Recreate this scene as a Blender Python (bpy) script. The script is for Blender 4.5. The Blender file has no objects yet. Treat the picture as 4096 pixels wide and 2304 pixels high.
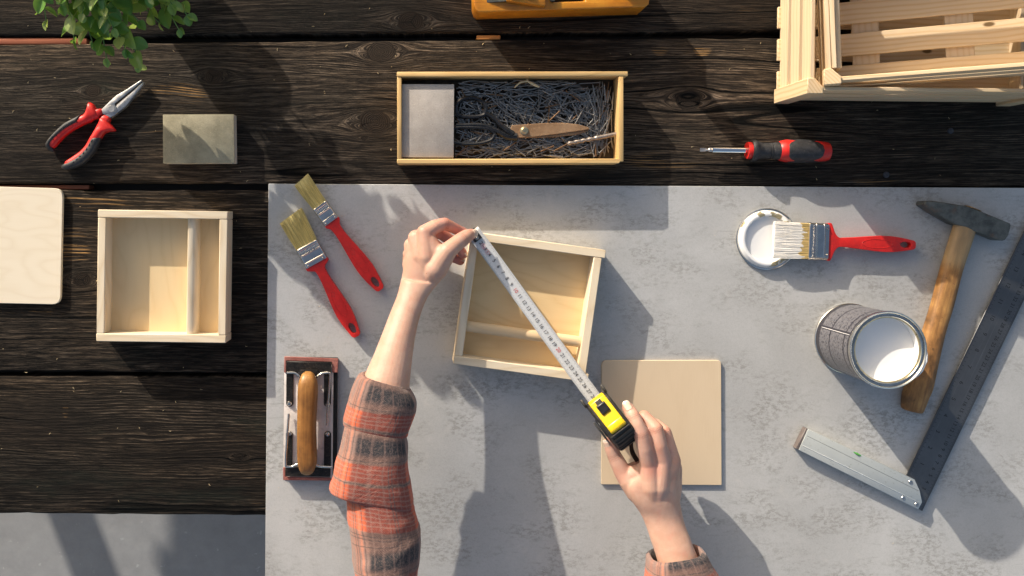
import bpy, bmesh, math, random
import numpy as np
from mathutils import Vector, Matrix, Euler, noise as mnoise

random.seed(7)
sc = bpy.context.scene
C = sc.collection

# ------------------------------------------------------------------ camera, sky, sun, exposure
F, D = 3607.0, 1.28            # focal length in photo pixels, camera height above the table top
NX, NY = 1690.0, 850.0         # the point of the photo straight below the lens
cam_d = bpy.data.cameras.new('camera')
cam = bpy.data.objects.new('camera', cam_d)
C.objects.link(cam)
cam_d.sensor_width = 36.0
cam_d.lens = 36.0 * F / 4096.0
cam_d.shift_x = (2048.0 - NX) / 4096.0
cam_d.shift_y = -(1152.0 - NY) / 4096.0
cam_d.clip_start, cam_d.clip_end = 0.05, 400.0
cam.location = (0, 0, D)
sc.camera = cam

SX, SY = 1.89, -2.45           # shadow reach per metre of height
sun_dir = Vector((SX, SY, -1.0)).normalized()
world = bpy.data.worlds.new('World')
sc.world = world
world.use_nodes = True
wn = world.node_tree
bg = wn.nodes['Background']
sky = wn.nodes.new('ShaderNodeTexSky')
sky.sky_type = 'NISHITA'
sky.sun_disc = False
sky.sun_elevation = math.atan2(1.0, math.hypot(SX, SY))
sky.sun_rotation = math.atan2(-SX, -SY)
sky.air_density, sky.dust_density, sky.ozone_density = 1.0, 4.0, 0.35
wn.links.new(sky.outputs[0], bg.inputs[0])
bg.inputs[1].default_value = 0.125
sun_d = bpy.data.lights.new('sun', 'SUN')
sun_d.energy = 3.9
sun_d.angle = math.radians(0.55)
sun_d.color = (1.0, 0.915, 0.80)
sun = bpy.data.objects.new('sun', sun_d)
C.objects.link(sun)
sun.rotation_euler = sun_dir.to_track_quat('-Z', 'Y').to_euler()
sun.location = (-2, 2.5, 2)
sc.view_settings.view_transform = 'Standard'
sc.view_settings.look = 'None'
sc.view_settings.gamma = 1.0
sc.view_settings.exposure = 0.57
sc.view_settings.use_curve_mapping = False

# ------------------------------------------------------------------ coordinates
def W(px, py, z=0.0):
    """a photo pixel carried down to height z above the table top"""
    return Vector(((px - NX) * (D - z) / F, (NY - py) * (D - z) / F, z))

def ZM(ox, oy, s):
    return lambda x, y: (ox + x / s, oy + y / s)

# ------------------------------------------------------------------ node helper
class G:
    def __init__(self, name):
        self.mat = bpy.data.materials.new(name)
        self.mat.use_nodes = True
        self.nt = self.mat.node_tree
        self.b = self.nt.nodes['Principled BSDF']
    def node(self, t, **kw):
        n = self.nt.nodes.new(t)
        for k, v in kw.items():
            setattr(n, k, v)
        return n
    def put(self, sock, v):
        if v is None:
            return
        if isinstance(v, bpy.types.NodeSocket):
            self.nt.links.new(v, sock)
        else:
            if isinstance(v, (tuple, list)) and len(v) == 3 and sock.type == 'RGBA':
                v = (*v, 1.0)
            sock.default_value = v
    def m(self, op, a, b=None, c=None, clamp=False):
        n = self.node('ShaderNodeMath', operation=op, use_clamp=clamp)
        self.put(n.inputs[0], a); self.put(n.inputs[1], b); self.put(n.inputs[2], c)
        return n.outputs[0]
    def comb(self, x, y, z=0.0):
        n = self.node('ShaderNodeCombineXYZ')
        self.put(n.inputs[0], x); self.put(n.inputs[1], y); self.put(n.inputs[2], z)
        return n.outputs[0]
    def sep(self, v):
        n = self.node('ShaderNodeSeparateXYZ'); self.put(n.inputs[0], v)
        return n.outputs[0], n.outputs[1], n.outputs[2]
    def obj(self):
        return self.node('ShaderNodeTexCoord').outputs['Object']
    def uv(self):
        return self.node('ShaderNodeTexCoord').outputs['UV']
    def rnd(self):
        return self.node('ShaderNodeObjectInfo').outputs['Random']
    def noise(self, vec, scale=1.0, detail=3.0, rough=0.5, dist=0.0):
        n = self.node('ShaderNodeTexNoise')
        self.put(n.inputs['Vector'], vec); n.inputs['Scale'].default_value = scale
        n.inputs['Detail'].default_value = detail; n.inputs['Roughness'].default_value = rough
        n.inputs['Distortion'].default_value = dist
        return n.outputs[0]
    def voro(self, vec, scale):
        n = self.node('ShaderNodeTexVoronoi')
        self.put(n.inputs['Vector'], vec); n.inputs['Scale'].default_value = scale
        return n.outputs['Distance']
    def ramp(self, fac, stops, interp='LINEAR'):
        n = self.node('ShaderNodeValToRGB')
        cr = n.color_ramp
        cr.interpolation = interp
        while len(cr.elements) < len(stops):
            cr.elements.new(0.5)
        for e, (p, c) in zip(cr.elements, stops):
            e.position = p
            e.color = (c, c, c, 1) if isinstance(c, (int, float)) else (*c, 1)
        self.put(n.inputs[0], fac)
        return n.outputs[0]
    def mix(self, fac, a, b, blend='MIX'):
        n = self.node('ShaderNodeMix', data_type='RGBA', blend_type=blend)
        self.put(n.inputs[0], fac); self.put(n.inputs[6], a); self.put(n.inputs[7], b)
        return n.outputs[2]
    def step(self, v, a, b):
        n = self.node('ShaderNodeMapRange', interpolation_type='SMOOTHSTEP')
        self.put(n.inputs[0], v); n.inputs[1].default_value = a; n.inputs[2].default_value = b
        return n.outputs[0]
    def bump(self, h, strength=0.5, dist=0.001):
        n = self.node('ShaderNodeBump')
        n.inputs['Strength'].default_value = strength; n.inputs['Distance'].default_value = dist
        self.put(n.inputs['Height'], h)
        self.nt.links.new(n.outputs[0], self.b.inputs['Normal'])
    def out(self, col=None, rough=None, metal=None, spec=None):
        self.put(self.b.inputs['Base Color'], col)
        self.put(self.b.inputs['Roughness'], rough)
        self.put(self.b.inputs['Metallic'], metal)
        self.put(self.b.inputs['Specular IOR Level'], spec)
        return self.mat

def plain(name, col, rough=0.5, metal=0.0, var=0.12, scale=60.0, bump=0.0, bscale=400.0, spec=0.5, dirt=None):
    g = G(name)
    co = g.obj()
    n = g.noise(co, scale, 4, 0.6)
    lo = tuple(c * (1 - var) for c in col); hi = tuple(min(1, c * (1 + var)) for c in col)
    c = g.mix(g.step(n, 0.3, 0.7), lo, hi)
    if dirt:
        c = g.mix(g.m('MULTIPLY', g.step(g.noise(co, scale * 2.3, 6, 0.7), 0.52, 0.72), dirt[1]), c, dirt[0])
    if bump:
        g.bump(g.noise(co, bscale, 3, 0.6), bump, 0.001)
    r = g.m('ADD', g.m('MULTIPLY', n, 0.2), rough - 0.1)
    return g.out(c, r, metal, spec)

def wood(name, axis, light, dark, freq=160.0, wob=0.9, contrast=0.5, fine=0.25, rough=0.62, bump=0.15, knots=(), blotch=0.0):
    """sawn softwood or veneer: growth lines along one axis"""
    g = G(name)
    x, y, z = g.sep(g.obj())
    al, ac, ad = {'X': (x, y, z), 'Y': (y, x, z), 'Z': (z, x, y)}[axis]
    r = g.m('MULTIPLY', g.rnd(), 37.0)
    low = g.noise(g.comb(g.m('ADD', g.m('MULTIPLY', al, 5.0), r), g.m('MULTIPLY', ac, 16.0), g.m('MULTIPLY', ad, 16.0)), 1.0, 2, 0.5)
    w = g.m('ADD', g.m('MULTIPLY', g.m('ADD', ac, g.m('MULTIPLY', ad, 0.8)), freq), g.m('MULTIPLY', low, wob * 14.0))
    ring = g.m('PINGPONG', g.m('ADD', w, r), 1.0)
    ring = g.m('POWER', ring, 2.2)
    fib = g.noise(g.comb(g.m('ADD', g.m('MULTIPLY', al, 40.0), r), g.m('MULTIPLY', ac, 1100.0), g.m('MULTIPLY', ad, 1100.0)), 1.0, 3, 0.6)
    f = g.m('ADD', g.m('MULTIPLY', ring, contrast), g.m('MULTIPLY', g.m('SUBTRACT', fib, 0.5), fine * 2))
    if blotch:
        f = g.m('ADD', f, g.m('MULTIPLY', g.m('SUBTRACT', g.noise(g.comb(g.m('MULTIPLY', al, 9.0), g.m('MULTIPLY', ac, 22.0), r), 1.0, 3), 0.5), blotch))
    col = g.mix(g.m('MAXIMUM', g.m('MINIMUM', f, 1.0), 0.0), light, dark)
    for (ka, kc, kr) in knots:
        da = g.m('MULTIPLY', g.m('SUBTRACT', al, ka), 0.45); dc = g.m('SUBTRACT', ac, kc)
        d = g.m('SQRT', g.m('ADD', g.m('MULTIPLY', da, da), g.m('MULTIPLY', dc, dc)))
        col = g.mix(g.step(d, kr, kr * 0.5), col, tuple(c * 0.3 for c in dark))
    g.bump(g.m('ADD', fib, g.m('MULTIPLY', ring, 0.4)), bump, 0.0006)
    return g.out(col, rough, 0.0, 0.35)

# ------------------------------------------------------------------ mesh helpers
def new_bm():
    return bmesh.new()

def merge(bm, other, mtx=None):
    me = bpy.data.meshes.new('tmp')
    if mtx is not None:
        bmesh.ops.transform(other, matrix=mtx, verts=other.verts)
    other.to_mesh(me); other.free()
    bm.from_mesh(me)
    bpy.data.meshes.remove(me)
    return bm

def box(bm, lo, hi, bev=0.0, seg=2, mtx=None):
    t = bmesh.new()
    bmesh.ops.create_cube(t, size=1.0)
    lo, hi = Vector(lo), Vector(hi)
    for v in t.verts:
        v.co = Vector((lo[i] + (v.co[i] + 0.5) * (hi[i] - lo[i]) for i in range(3)))
    if bev:
        bmesh.ops.bevel(t, geom=list(t.edges), offset=bev, segments=seg, affect='EDGES', profile=0.5)
    return merge(bm, t, mtx)

def prism(bm, poly, z0, z1, bev=0.0, seg=2, holes=(), mtx=None, only_top=False):
    """outline (list of 2-D points, holes allowed) raised from z0 to z1, edges rounded"""
    t = bmesh.new()
    edges = []
    for loop in (poly, *holes):
        vs = [t.verts.new((p[0], p[1], z0)) for p in loop]
        edges += [t.edges.new((vs[i], vs[(i + 1) % len(vs)])) for i in range(len(vs))]
    if holes:
        bmesh.ops.triangle_fill(t, use_beauty=True, use_dissolve=False, edges=edges)
    else:
        t.faces.new(t.verts[:])
    r = bmesh.ops.extrude_face_region(t, geom=t.faces[:])
    for e in r['geom']:
        if isinstance(e, bmesh.types.BMVert):
            e.co.z = z1
    bmesh.ops.recalc_face_normals(t, faces=t.faces[:])
    if bev:
        t.normal_update()
        es = [e for e in t.edges if len(e.link_faces) == 2 and e.calc_face_angle(0) > 0.9]
        if only_top:
            es = [e for e in es if all(abs(v.co.z - z1) < 1e-6 for v in e.verts)]
        bmesh.ops.bevel(t, geom=es, offset=bev, segments=seg, affect='EDGES', profile=0.5, clamp_overlap=True)
    return merge(bm, t, mtx)

def loft(bm, rings, cap=True, uvs=None):
    """rings of equal point counts; uvs = list of v per ring"""
    uvl = bm.loops.layers.uv.verify() if uvs else None
    n = len(rings[0])
    vr = [[bm.verts.new(p) for p in r] for r in rings]
    for i in range(len(vr) - 1):
        for k in range(n):
            f = bm.faces.new((vr[i][k], vr[i][(k + 1) % n], vr[i + 1][(k + 1) % n], vr[i + 1][k]))
            if uvl:
                us = (k / n, (k + 1) / n, (k + 1) / n, k / n); vs = (uvs[i], uvs[i], uvs[i + 1], uvs[i + 1])
                for lp, u, v in zip(f.loops, us, vs):
                    lp[uvl].uv = (u, v)
    if cap:
        bm.faces.new(vr[0][::-1]); bm.faces.new(vr[-1])
    return vr

def lathe(bm, prof, n=32, mtx=None, cap=True):
    t = bmesh.new()
    rings = [[Vector((r * math.cos(a), r * math.sin(a), z)) for a in [2 * math.pi * k / n for k in range(n)]] for r, z in prof]
    loft(t, rings, cap)
    bmesh.ops.recalc_face_normals(t, faces=t.faces[:])
    return merge(bm, t, mtx)

def tube(bm, pts, rad, n=8, cap=True):
    pts = [Vector(p) for p in pts]
    rads = rad if isinstance(rad, (list, tuple)) else [rad] * len(pts)
    rings = []
    up = Vector((0.13, 0.21, 1)).normalized()
    for i, p in enumerate(pts):
        d = (pts[min(i + 1, len(pts) - 1)] - pts[max(i - 1, 0)]).normalized()
        a = d.cross(up)
        if a.length < 1e-3:
            a = d.cross(Vector((1, 0, 0)))
        a.normalize(); b = a.cross(d).normalized()
        rings.append([p + (a * math.cos(t) + b * math.sin(t)) * rads[i] for t in [2 * math.pi * k / n for k in range(n)]])
    t = bmesh.new()
    loft(t, rings, cap)
    bmesh.ops.recalc_face_normals(t, faces=t.faces[:])
    return merge(bm, t)

def smooth_path(pts, k=6):
    """Catmull-Rom through the points"""
    P = [Vector(p) for p in pts]
    P = [2 * P[0] - P[1]] + P + [2 * P[-1] - P[-2]]
    out = []
    for i in range(1, len(P) - 2):
        for j in range(k):
            t = j / k
            p0, p1, p2, p3 = P[i - 1], P[i], P[i + 1], P[i + 2]
            out.append(0.5 * ((2 * p1) + (p2 - p0) * t + (2 * p0 - 5 * p1 + 4 * p2 - p3) * t * t + (3 * p1 - p0 - 3 * p2 + p3) * t ** 3))
    out.append(P[-2])
    return out

def sections(secs, k=4):
    """smooth interpolation of (L, R, zc, hz) loft sections given in photo pixels"""
    flat = [Vector((*s[0], *s[1])) for s in secs]
    zz = [Vector((s[2], s[3])) for s in secs]
    def cr(P, i, t):
        n = len(P)
        p1, p2 = P[i], P[i + 1]
        p0 = P[i - 1] if i > 0 else 2 * p1 - p2
        p3 = P[i + 2] if i + 2 < n else 2 * p2 - p1
        return 0.5 * ((2 * p1) + (p2 - p0) * t + (2 * p0 - 5 * p1 + 4 * p2 - p3) * t * t + (3 * p1 - p0 - 3 * p2 + p3) * t ** 3)
    out = []
    for i in range(len(secs) - 1):
        for j in range(k):
            a = cr(flat, i, j / k); b = cr(zz, i, j / k)
            out.append(((a[0], a[1]), (a[2], a[3]), b[0], b[1]))
    out.append(secs[-1])
    return out

def ring_of(L, R, zc, hz, n=20, sup=2.0, f=None):
    a, b = W(*L, zc), W(*R, zc)
    c, h = (a + b) / 2, (b - a) / 2
    pts = []
    for k in range(n):
        t = 2 * math.pi * k / n
        ct, st = math.cos(t), math.sin(t)
        e = 2.0 / sup
        x = math.copysign(abs(ct) ** e, ct); y = math.copysign(abs(st) ** e, st)
        s = f(k, t) if f else 1.0
        pts.append(c + h * x * s + Vector((0, 0, hz * y * s)))
    return pts

def eloft(bm, secs, n=20, sup=2.0, k=4, org=Vector((0, 0, 0)), rnd=(True, True)):
    S = sections(secs, k) if k > 1 else secs
    rings = [[p - org for p in ring_of(*s, n=n, sup=sup)] for s in S]
    def shrink(r, f, shift):
        c = sum(r, Vector()) / len(r)
        return [c + (p - c) * f + shift for p in r]
    if rnd[0]:
        c0 = sum(rings[0], Vector()) / n; c1 = sum(rings[1], Vector()) / n
        d = (c0 - c1).normalized() * S[0][3]
        rings = [shrink(rings[0], 0.35, d * 0.75), shrink(rings[0], 0.75, d * 0.5)] + rings
    if rnd[1]:
        c0 = sum(rings[-1], Vector()) / n; c1 = sum(rings[-2], Vector()) / n
        d = (c0 - c1).normalized() * S[-1][3]
        rings = rings + [shrink(rings[-1], 0.75, d * 0.5), shrink(rings[-1], 0.35, d * 0.75)]
    t = bmesh.new()
    loft(t, rings)
    bmesh.ops.recalc_face_normals(t, faces=t.faces[:])
    return merge(bm, t)

def obj(name, bm, mat, parent=None, smooth=True, angle=38):
    me = bpy.data.meshes.new(name)
    if smooth:
        for f in bm.faces:
            f.smooth = True
    bm.to_mesh(me); bm.free()
    if smooth:
        me.set_sharp_from_angle(angle=math.radians(angle))
    if mat:
        me.materials.append(mat)
    o = bpy.data.objects.new(name, me)
    C.objects.link(o)
    if parent is not None:
        o.parent = parent
    return o

def tag(o, label=None, cat=None, group=None, kind=None):
    if label: o['label'] = label
    if cat: o['category'] = cat
    if group: o['group'] = group
    if kind: o['kind'] = kind
    return o

def thing(name, label, cat, loc=(0, 0, 0), rotz=0.0, group=None):
    o = bpy.data.objects.new(name, None)
    C.objects.link(o)
    o.empty_display_size = 0.02
    o.location = loc; o.rotation_euler = (0, 0, rotz)
    return tag(o, label, cat, group)

def text_mesh(s, size):
    cu = bpy.data.curves.new('txt', 'FONT')
    cu.body = s; cu.size = size; cu.align_x = 'CENTER'; cu.align_y = 'CENTER'
    cu.resolution_u = 3
    o = bpy.data.objects.new('txt', cu)
    C.objects.link(o)
    dg = bpy.context.evaluated_depsgraph_get()
    me = bpy.data.meshes.new_from_object(o.evaluated_get(dg))
    bpy.data.objects.remove(o); bpy.data.curves.remove(cu)
    return me

def add_text(bm, s, size, mtx):
    me = text_mesh(s, size)
    me.transform(mtx)
    bm.from_mesh(me)
    bpy.data.meshes.remove(me)
# ------------------------------------------------------------------ the ground
TABLE_H = 0.74
g = G('concrete_floor')
co = g.obj()
n1 = g.noise(co, 2.2, 5, 0.6); n2 = g.noise(co, 26.0, 6, 0.7)
c = g.ramp(g.m('ADD', g.m('MULTIPLY', n1, 0.6), g.m('MULTIPLY', n2, 0.4)), [(0.35, (0.25, 0.25, 0.25)), (0.55, (0.32, 0.32, 0.32)), (0.75, (0.39, 0.39, 0.39))])
c = g.mix(g.step(g.noise(co, 55.0, 3, 0.6), 0.66, 0.72), c, (0.4, 0.4, 0.4))
g.bump(n2, 0.3, 0.003)
M_CONC = g.out(c, 0.85, 0.0, 0.3)
bm = new_bm()
for (x0, y0, x1, y1) in [(-60, -60, 60, 60)]:
    bm.faces.new([bm.verts.new(p) for p in ((x0, y0, -TABLE_H), (x1, y0, -TABLE_H), (x1, y1, -TABLE_H), (x0, y1, -TABLE_H))])
tag(obj('ground', bm, M_CONC, smooth=False), kind='structure')

# ------------------------------------------------------------------ the table of charred planks
def plank_mat(name, knots, seed, ridge=190.0, soft=0.0, worn=(), tone=1.0, depth=1.0, holes=()):
    g = G(name)
    x, y, z = g.sep(g.obj())
    v3 = lambda a, b: g.comb(g.m('MULTIPLY', x, a), g.m('MULTIPLY', y, b), seed)
    field = g.m('MULTIPLY', g.m('SUBTRACT', g.noise(v3(2.2, 9.0), 1.0, 2), 0.5), 0.034)
    field = g.m('ADD', field, g.m('MULTIPLY', g.m('SUBTRACT', g.noise(v3(9.0, 30.0), 1.0, 3), 0.5), 0.006))
    inner = None
    rings = None
    for (px, py, R) in knots:
        k = W(px, py)
        Rm = R / 2818.0
        dx = g.m('MULTIPLY', g.m('SUBTRACT', x, k.x), 0.8); dy = g.m('SUBTRACT', y, k.y)
        r2 = g.m('ADD', g.m('MULTIPLY', dx, dx), g.m('MULTIPLY', dy, dy))
        dx2 = g.m('MULTIPLY', g.m('SUBTRACT', x, k.x), 0.42)
        far = g.m('ADD', g.m('ADD', g.m('MULTIPLY', dx2, dx2), g.m('MULTIPLY', dy, dy)), Rm * Rm * 0.15)
        field = g.m('SUBTRACT', field, g.m('DIVIDE', g.m('MULTIPLY', dy, Rm * Rm * 0.95), far))
        r = g.m('SQRT', r2)
        wob = g.m('ADD', r, g.m('MULTIPLY', g.m('SUBTRACT', g.noise(v3(60.0, 60.0), 1.0, 2), 0.5), Rm * 0.35))
        mk = g.step(wob, Rm * 1.05, Rm * 0.92)
        inner = mk if inner is None else g.m('MAXIMUM', inner, mk)
        rr = g.m('MULTIPLY', mk, wob)
        rings = rr if rings is None else g.m('MAXIMUM', rings, rr)
        ang = g.m('ARCTAN2', dy, dx)
        cr = g.m('ABSOLUTE', g.m('SINE', g.m('ADD', g.m('MULTIPLY', ang, 1.5), seed + px)))
        ck = g.m('MULTIPLY', g.step(g.m('MULTIPLY', cr, r), Rm * 0.09, Rm * 0.02), g.step(wob, Rm * 0.95, Rm * 0.6))
        rings = g.m('SUBTRACT', rings, g.m('MULTIPLY', ck, 0.02))
    psi = g.m('ADD', y, field)
    stretch = lambda a, b: g.comb(g.m('MULTIPLY', x, a), g.m('MULTIPLY', psi, b), seed)
    big = g.noise(stretch(1.4, ridge * 0.42), 1.0, 3, 0.55)
    mid = g.noise(stretch(5.0, ridge), 1.0, 2, 0.5)
    fine = g.noise(stretch(14.0, ridge * 3.1), 1.0, 3, 0.65)
    speck = g.noise(g.comb(g.m('MULTIPLY', x, 900.0), g.m('MULTIPLY', y, 1300.0), seed), 1.0, 3, 0.7)
    zone = g.step(g.noise(stretch(1.1, 7.0), 1.0, 2), 0.38, 0.66)           # coarse against fine grain
    rid = g.m('ADD', g.m('MULTIPLY', g.m('MULTIPLY', big, zone), 0.9), g.m('MULTIPLY', mid, 0.55))
    rid = g.m('ADD', rid, g.m('MULTIPLY', fine, 0.42))
    warp = g.m('MULTIPLY', g.noise(stretch(3.0, 30.0), 1.0, 4, 0.65), 5.0)
    saw = g.m('PINGPONG', g.m('ADD', g.m('MULTIPLY', psi, ridge * 2.5), warp), 1.0)
    saw = g.m('MULTIPLY', saw, g.step(g.noise(stretch(2.6, 40.0), 1.0, 3, 0.6), 0.25, 0.75))
    fibre = g.noise(stretch(30.0, ridge * 2.6), 1.0, 4, 0.75)
    lines_ = g.step(saw, 0.30, 0.62)
    soft_ = g.step(g.m('ADD', g.m('MULTIPLY', mid, 0.35), g.m('MULTIPLY', fine, 0.65)), 0.38, 0.64)
    rid = g.m('ADD', g.m('MULTIPLY', lines_, zone), g.m('MULTIPLY', soft_, g.m('SUBTRACT', 1.0, g.m('MULTIPLY', zone, 0.75))))
    ridn = g.m('MULTIPLY', rid, g.step(fibre, 0.36, 0.62), clamp=True)
    crack = g.step(g.m('ABSOLUTE', g.m('SUBTRACT', g.noise(stretch(0.9, 22.0), 1.0, 1), 0.5)), 0.016, 0.004)
    crack = g.m('MULTIPLY', crack, g.step(g.noise(v3(3.0, 8.0), 1.0, 1), 0.44, 0.52))
    macro = g.noise(v3(3.2, 9.0), 1.0, 4, 0.6)
    dark = g.mix(macro, (0.006 * tone, 0.006 * tone, 0.006 * tone), (0.020 * tone, 0.015 * tone, 0.012 * tone))
    lite = g.mix(g.step(macro, 0.3, 0.7), (0.13 * tone, 0.107 * tone, 0.084 * tone), (0.36 * tone, 0.262 * tone, 0.18 * tone))
    col = g.mix(ridn, dark, lite)
    col = g.mix(g.m('MULTIPLY', g.step(speck, 0.6, 0.78), 0.45), col, (0.14 * tone, 0.115 * tone, 0.09 * tone))
    gm = g.m('MULTIPLY', g.step(g.noise(v3(4.0, 14.0), 1.0, 4, 0.7), 0.55, 0.75), 0.4)
    col = g.mix(gm, col, (0.026, 0.036, 0.027))
    for (px, py, rx, ry) in worn:
        k = W(px, py)
        dx = g.m('DIVIDE', g.m('SUBTRACT', x, k.x), rx / 2818.0); dy = g.m('DIVIDE', g.m('SUBTRACT', y, k.y), ry / 2818.0)
        d = g.m('ADD', g.m('MULTIPLY', dx, dx), g.m('MULTIPLY', dy, dy))
        ms = g.m('MULTIPLY', g.step(d, 1.0, 0.3), g.m('MULTIPLY', g.step(g.m('ADD', mid, g.m('MULTIPLY', fibre, 0.8)), 0.80, 0.93), lines_))
        col = g.mix(ms, col, (0.46, 0.27, 0.11))
    h = g.m('ADD', g.m('ADD', g.m('MULTIPLY', ridn, 0.85), g.m('MULTIPLY', fine, 0.3)), g.m('MULTIPLY', g.m('ADD', speck, fibre), 0.25))
    if inner is not None:
        kc = g.m('PINGPONG', g.m('ADD', g.m('MULTIPLY', rings, 900.0), g.m('MULTIPLY', speck, 1.2)), 1.0)
        kcol = g.mix(g.m('MULTIPLY', kc, g.m('MULTIPLY', mid, 0.6)), (0.012 * tone, 0.010 * tone, 0.008 * tone), (0.085 * tone, 0.058 * tone, 0.042 * tone))
        neg = g.step(rings, 0.0, -0.008)
        kcol = g.mix(neg, kcol, (0.004, 0.004, 0.004))
        col = g.mix(inner, col, kcol)
        kh = g.m('SUBTRACT', g.m('ADD', 0.35, g.m('MULTIPLY', kc, 0.15)), neg)
        h = g.m('ADD', g.m('MULTIPLY', h, g.m('SUBTRACT', 1.0, inner)), g.m('MULTIPLY', kh, inner))
    col = g.mix(crack, col, (0.003, 0.003, 0.003))
    h = g.m('SUBTRACT', h, g.m('MULTIPLY', crack, 1.2))
    g.bump(h, 1.0, 0.0036 * depth)
    return g.out(col, 0.85, 0.0, 0.12)

table = thing('plank_table', 'long dark table of charred rough planks under all the tools', 'table', (0, 0, -TABLE_H))
TW, TE = -1.90, 1.75

def plank_bm(ys, seed, thick=0.036):
    """ys: ((x,y_top),(...)) photo polylines of the north and the south edge"""
    north, south = ys
    def at(poly, X):
        px = NX + X * F / D
        for (a, b) in zip(poly, poly[1:]):
            if px <= b[0] or b is poly[-1]:
                return (NY - (a[1] + (b[1] - a[1]) * (px - a[0]) / (b[0] - a[0]))) * D / F
    bm = new_bm()
    n = 300
    rows = []
    for i in range(n + 1):
        X = TW + (TE - TW) * i / n
        j = lambda o: mnoise.noise(Vector((X * 22, seed * 9.1 + o, 0))) * 0.0016 + mnoise.noise(Vector((X * 90, seed * 9.1 + o, 3))) * 0.0006
        yn, ysd = at(north, X) + j(0), at(south, X) + j(5)
        e = 0.003
        rows.append([bm.verts.new((X, y, z + TABLE_H)) for y, z in
                     ((yn, -thick), (yn, -e), (yn - e * 0.35, -e * 0.35), (yn - e * 1.1, 0), (ysd + e * 1.1, 0), (ysd + e * 0.35, -e * 0.35), (ysd, -e), (ysd, -thick))])
    for a, b in zip(rows, rows[1:]):
        for k in range(8):
            bm.faces.new((a[k], a[(k + 1) % 8], b[(k + 1) % 8], b[k]))
    bm.faces.new(rows[0][::-1]); bm.faces.new(rows[-1])
    bmesh.ops.recalc_face_normals(bm, faces=bm.faces[:])
    return bm

L_ = -4000; R_ = 8000
PL = [
    (((L_, -430), (R_, -450)), ((L_, 152), (0, 143), (795, 138), (1024, 135), (2031, 130), (3100, 122), (R_, 118)),
     dict(knots=((1644, 88, 42),), ridge=330.0, depth=0.8, tone=0.95, worn=((2990, 75, 60, 60),))),
    (((L_, 188), (0, 180), (800, 170), (1024, 168), (2031, 159), (2600, 154), (R_, 150)), ((L_, 734), (1024, 734), (2048, 741), (4096, 747), (R_, 752)),
     dict(knots=((374, 363, 26), (1525, 208, 46), (1501, 487, 50), (1457, 551, 11), (2754, 401, 42), (853, 305, 30)), ridge=230.0, tone=1.08,
          worn=((700, 385, 150, 60), (620, 505, 100, 36), (2660, 640, 200, 40), (2640, 190, 40, 40), (2810, 200, 40, 30), (3500, 720, 110, 20)))),
    (((L_, 758), (300, 762), (1070, 762), (R_, 780)), ((L_, 1482), (0, 1485), (1064, 1490), (R_, 1500)),
     dict(knots=((330, 1120, 30),), ridge=140.0, tone=0.72, depth=1.35, worn=((290, 1000, 80, 100), (330, 820, 220, 40), (160, 1255, 60, 25)))),
    (((L_, 1503), (0, 1506), (1064, 1511), (R_, 1520)), ((L_, 2048), (0, 2054), (1064, 2062), (R_, 2080)),
     dict(knots=((958, 1830, 17),), ridge=180.0, tone=0.66, depth=1.2, worn=((262, 1640, 14, 40), (330, 2050, 90, 20), (1030, 2000, 40, 20)))),
]
for i, (nn, ss, kw) in enumerate(PL):
    m = plank_mat('charred_plank_%d' % (i + 1), kw.pop('knots'), 3.7 * (i + 1), **kw)
    obj('plank', plank_bm((nn, ss), i), m, table, angle=30)
M_SPARE = plank_mat('charred_plank_far', (), 41.0)
y = -470
for i in range(9):
    obj('plank', plank_bm((((L_, y - 570), (R_, y - 570)), ((L_, y), (R_, y))), 10 + i), M_SPARE, table, angle=30)
    y -= 600

M_REDWOOD = wood('reddish_batten_wood', 'X', (0.42, 0.13, 0.06), (0.25, 0.07, 0.035), 60, 0.6, 0.5)
M_ORWOOD = wood('orange_batten_wood', 'X', (0.62, 0.25, 0.06), (0.4, 0.14, 0.03), 60, 0.6, 0.5)
M_FRAMEWOOD = wood('dark_frame_wood', 'X', (0.09, 0.07, 0.055), (0.05, 0.04, 0.03), 60, 0.6, 0.5)
def slab(px0, px1, py0, py1, z0, z1, mat, name):
    a, b = W(px0, py1), W(px1, py0)
    bm = box(new_bm(), (a.x, a.y, z0 + TABLE_H), (b.x, b.y, z1 + TABLE_H), 0.0012)
    return obj(name, bm, mat, table)
slab(-500, 343, 150, 175, -0.034, -0.0032, M_REDWOOD, 'spacer_block')
slab(1907, 2003, 138, 156, -0.034, -0.0042, M_ORWOOD, 'spacer_block')
slab(-500, 343, 739, 757, -0.034, -0.012, M_REDWOOD, 'spacer_block')
for (x0, x1) in ((-1.7, -1.62), (1.45, 1.53)):                           # cross bearers, legs
    obj('bearer', box(new_bm(), (x0, -0.42, -0.11 + TABLE_H), (x1, 2.1, -0.0625 + TABLE_H), 0.003), M_FRAMEWOOD, table)
    for yy in (-0.36, 1.9):
        obj('leg', box(new_bm(), (x0, yy, 0.0), (x1, yy + 0.08, -0.1105 + TABLE_H), 0.003), M_FRAMEWOOD, table)
bm = new_bm()
br = [Vector((-1.73 - 0.93 * (h - 0.5), 0.546, h)) for h in (0.035, 0.62)]
d = (br[1] - br[0]); L = d.length
rot = d.to_track_quat('Z', 'Y').to_matrix().to_4x4()
box(bm, (-0.035, -0.03, 0), (0.035, 0.03, L), 0.003, mtx=Matrix.Translation(br[0]) @ rot)
obj('leg', bm, M_FRAMEWOOD, table)
M_UNDER = wood('dark_gap_blocker', 'X', (0.035, 0.028, 0.022), (0.015, 0.012, 0.010), 60, 0.6, 0.5)  # dark strips added below the plank gaps so the gaps stay black
for yg in (159, 748, 1497, -455, -1055, -1655):
    yw = W(0, yg).y
    obj('gap_blocker', box(new_bm(), (TW + 0.02, yw - 0.03, -0.062 + TABLE_H), (TE - 0.02, yw + 0.03, -0.0365 + TABLE_H), 0.002), M_UNDER, table)
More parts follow.
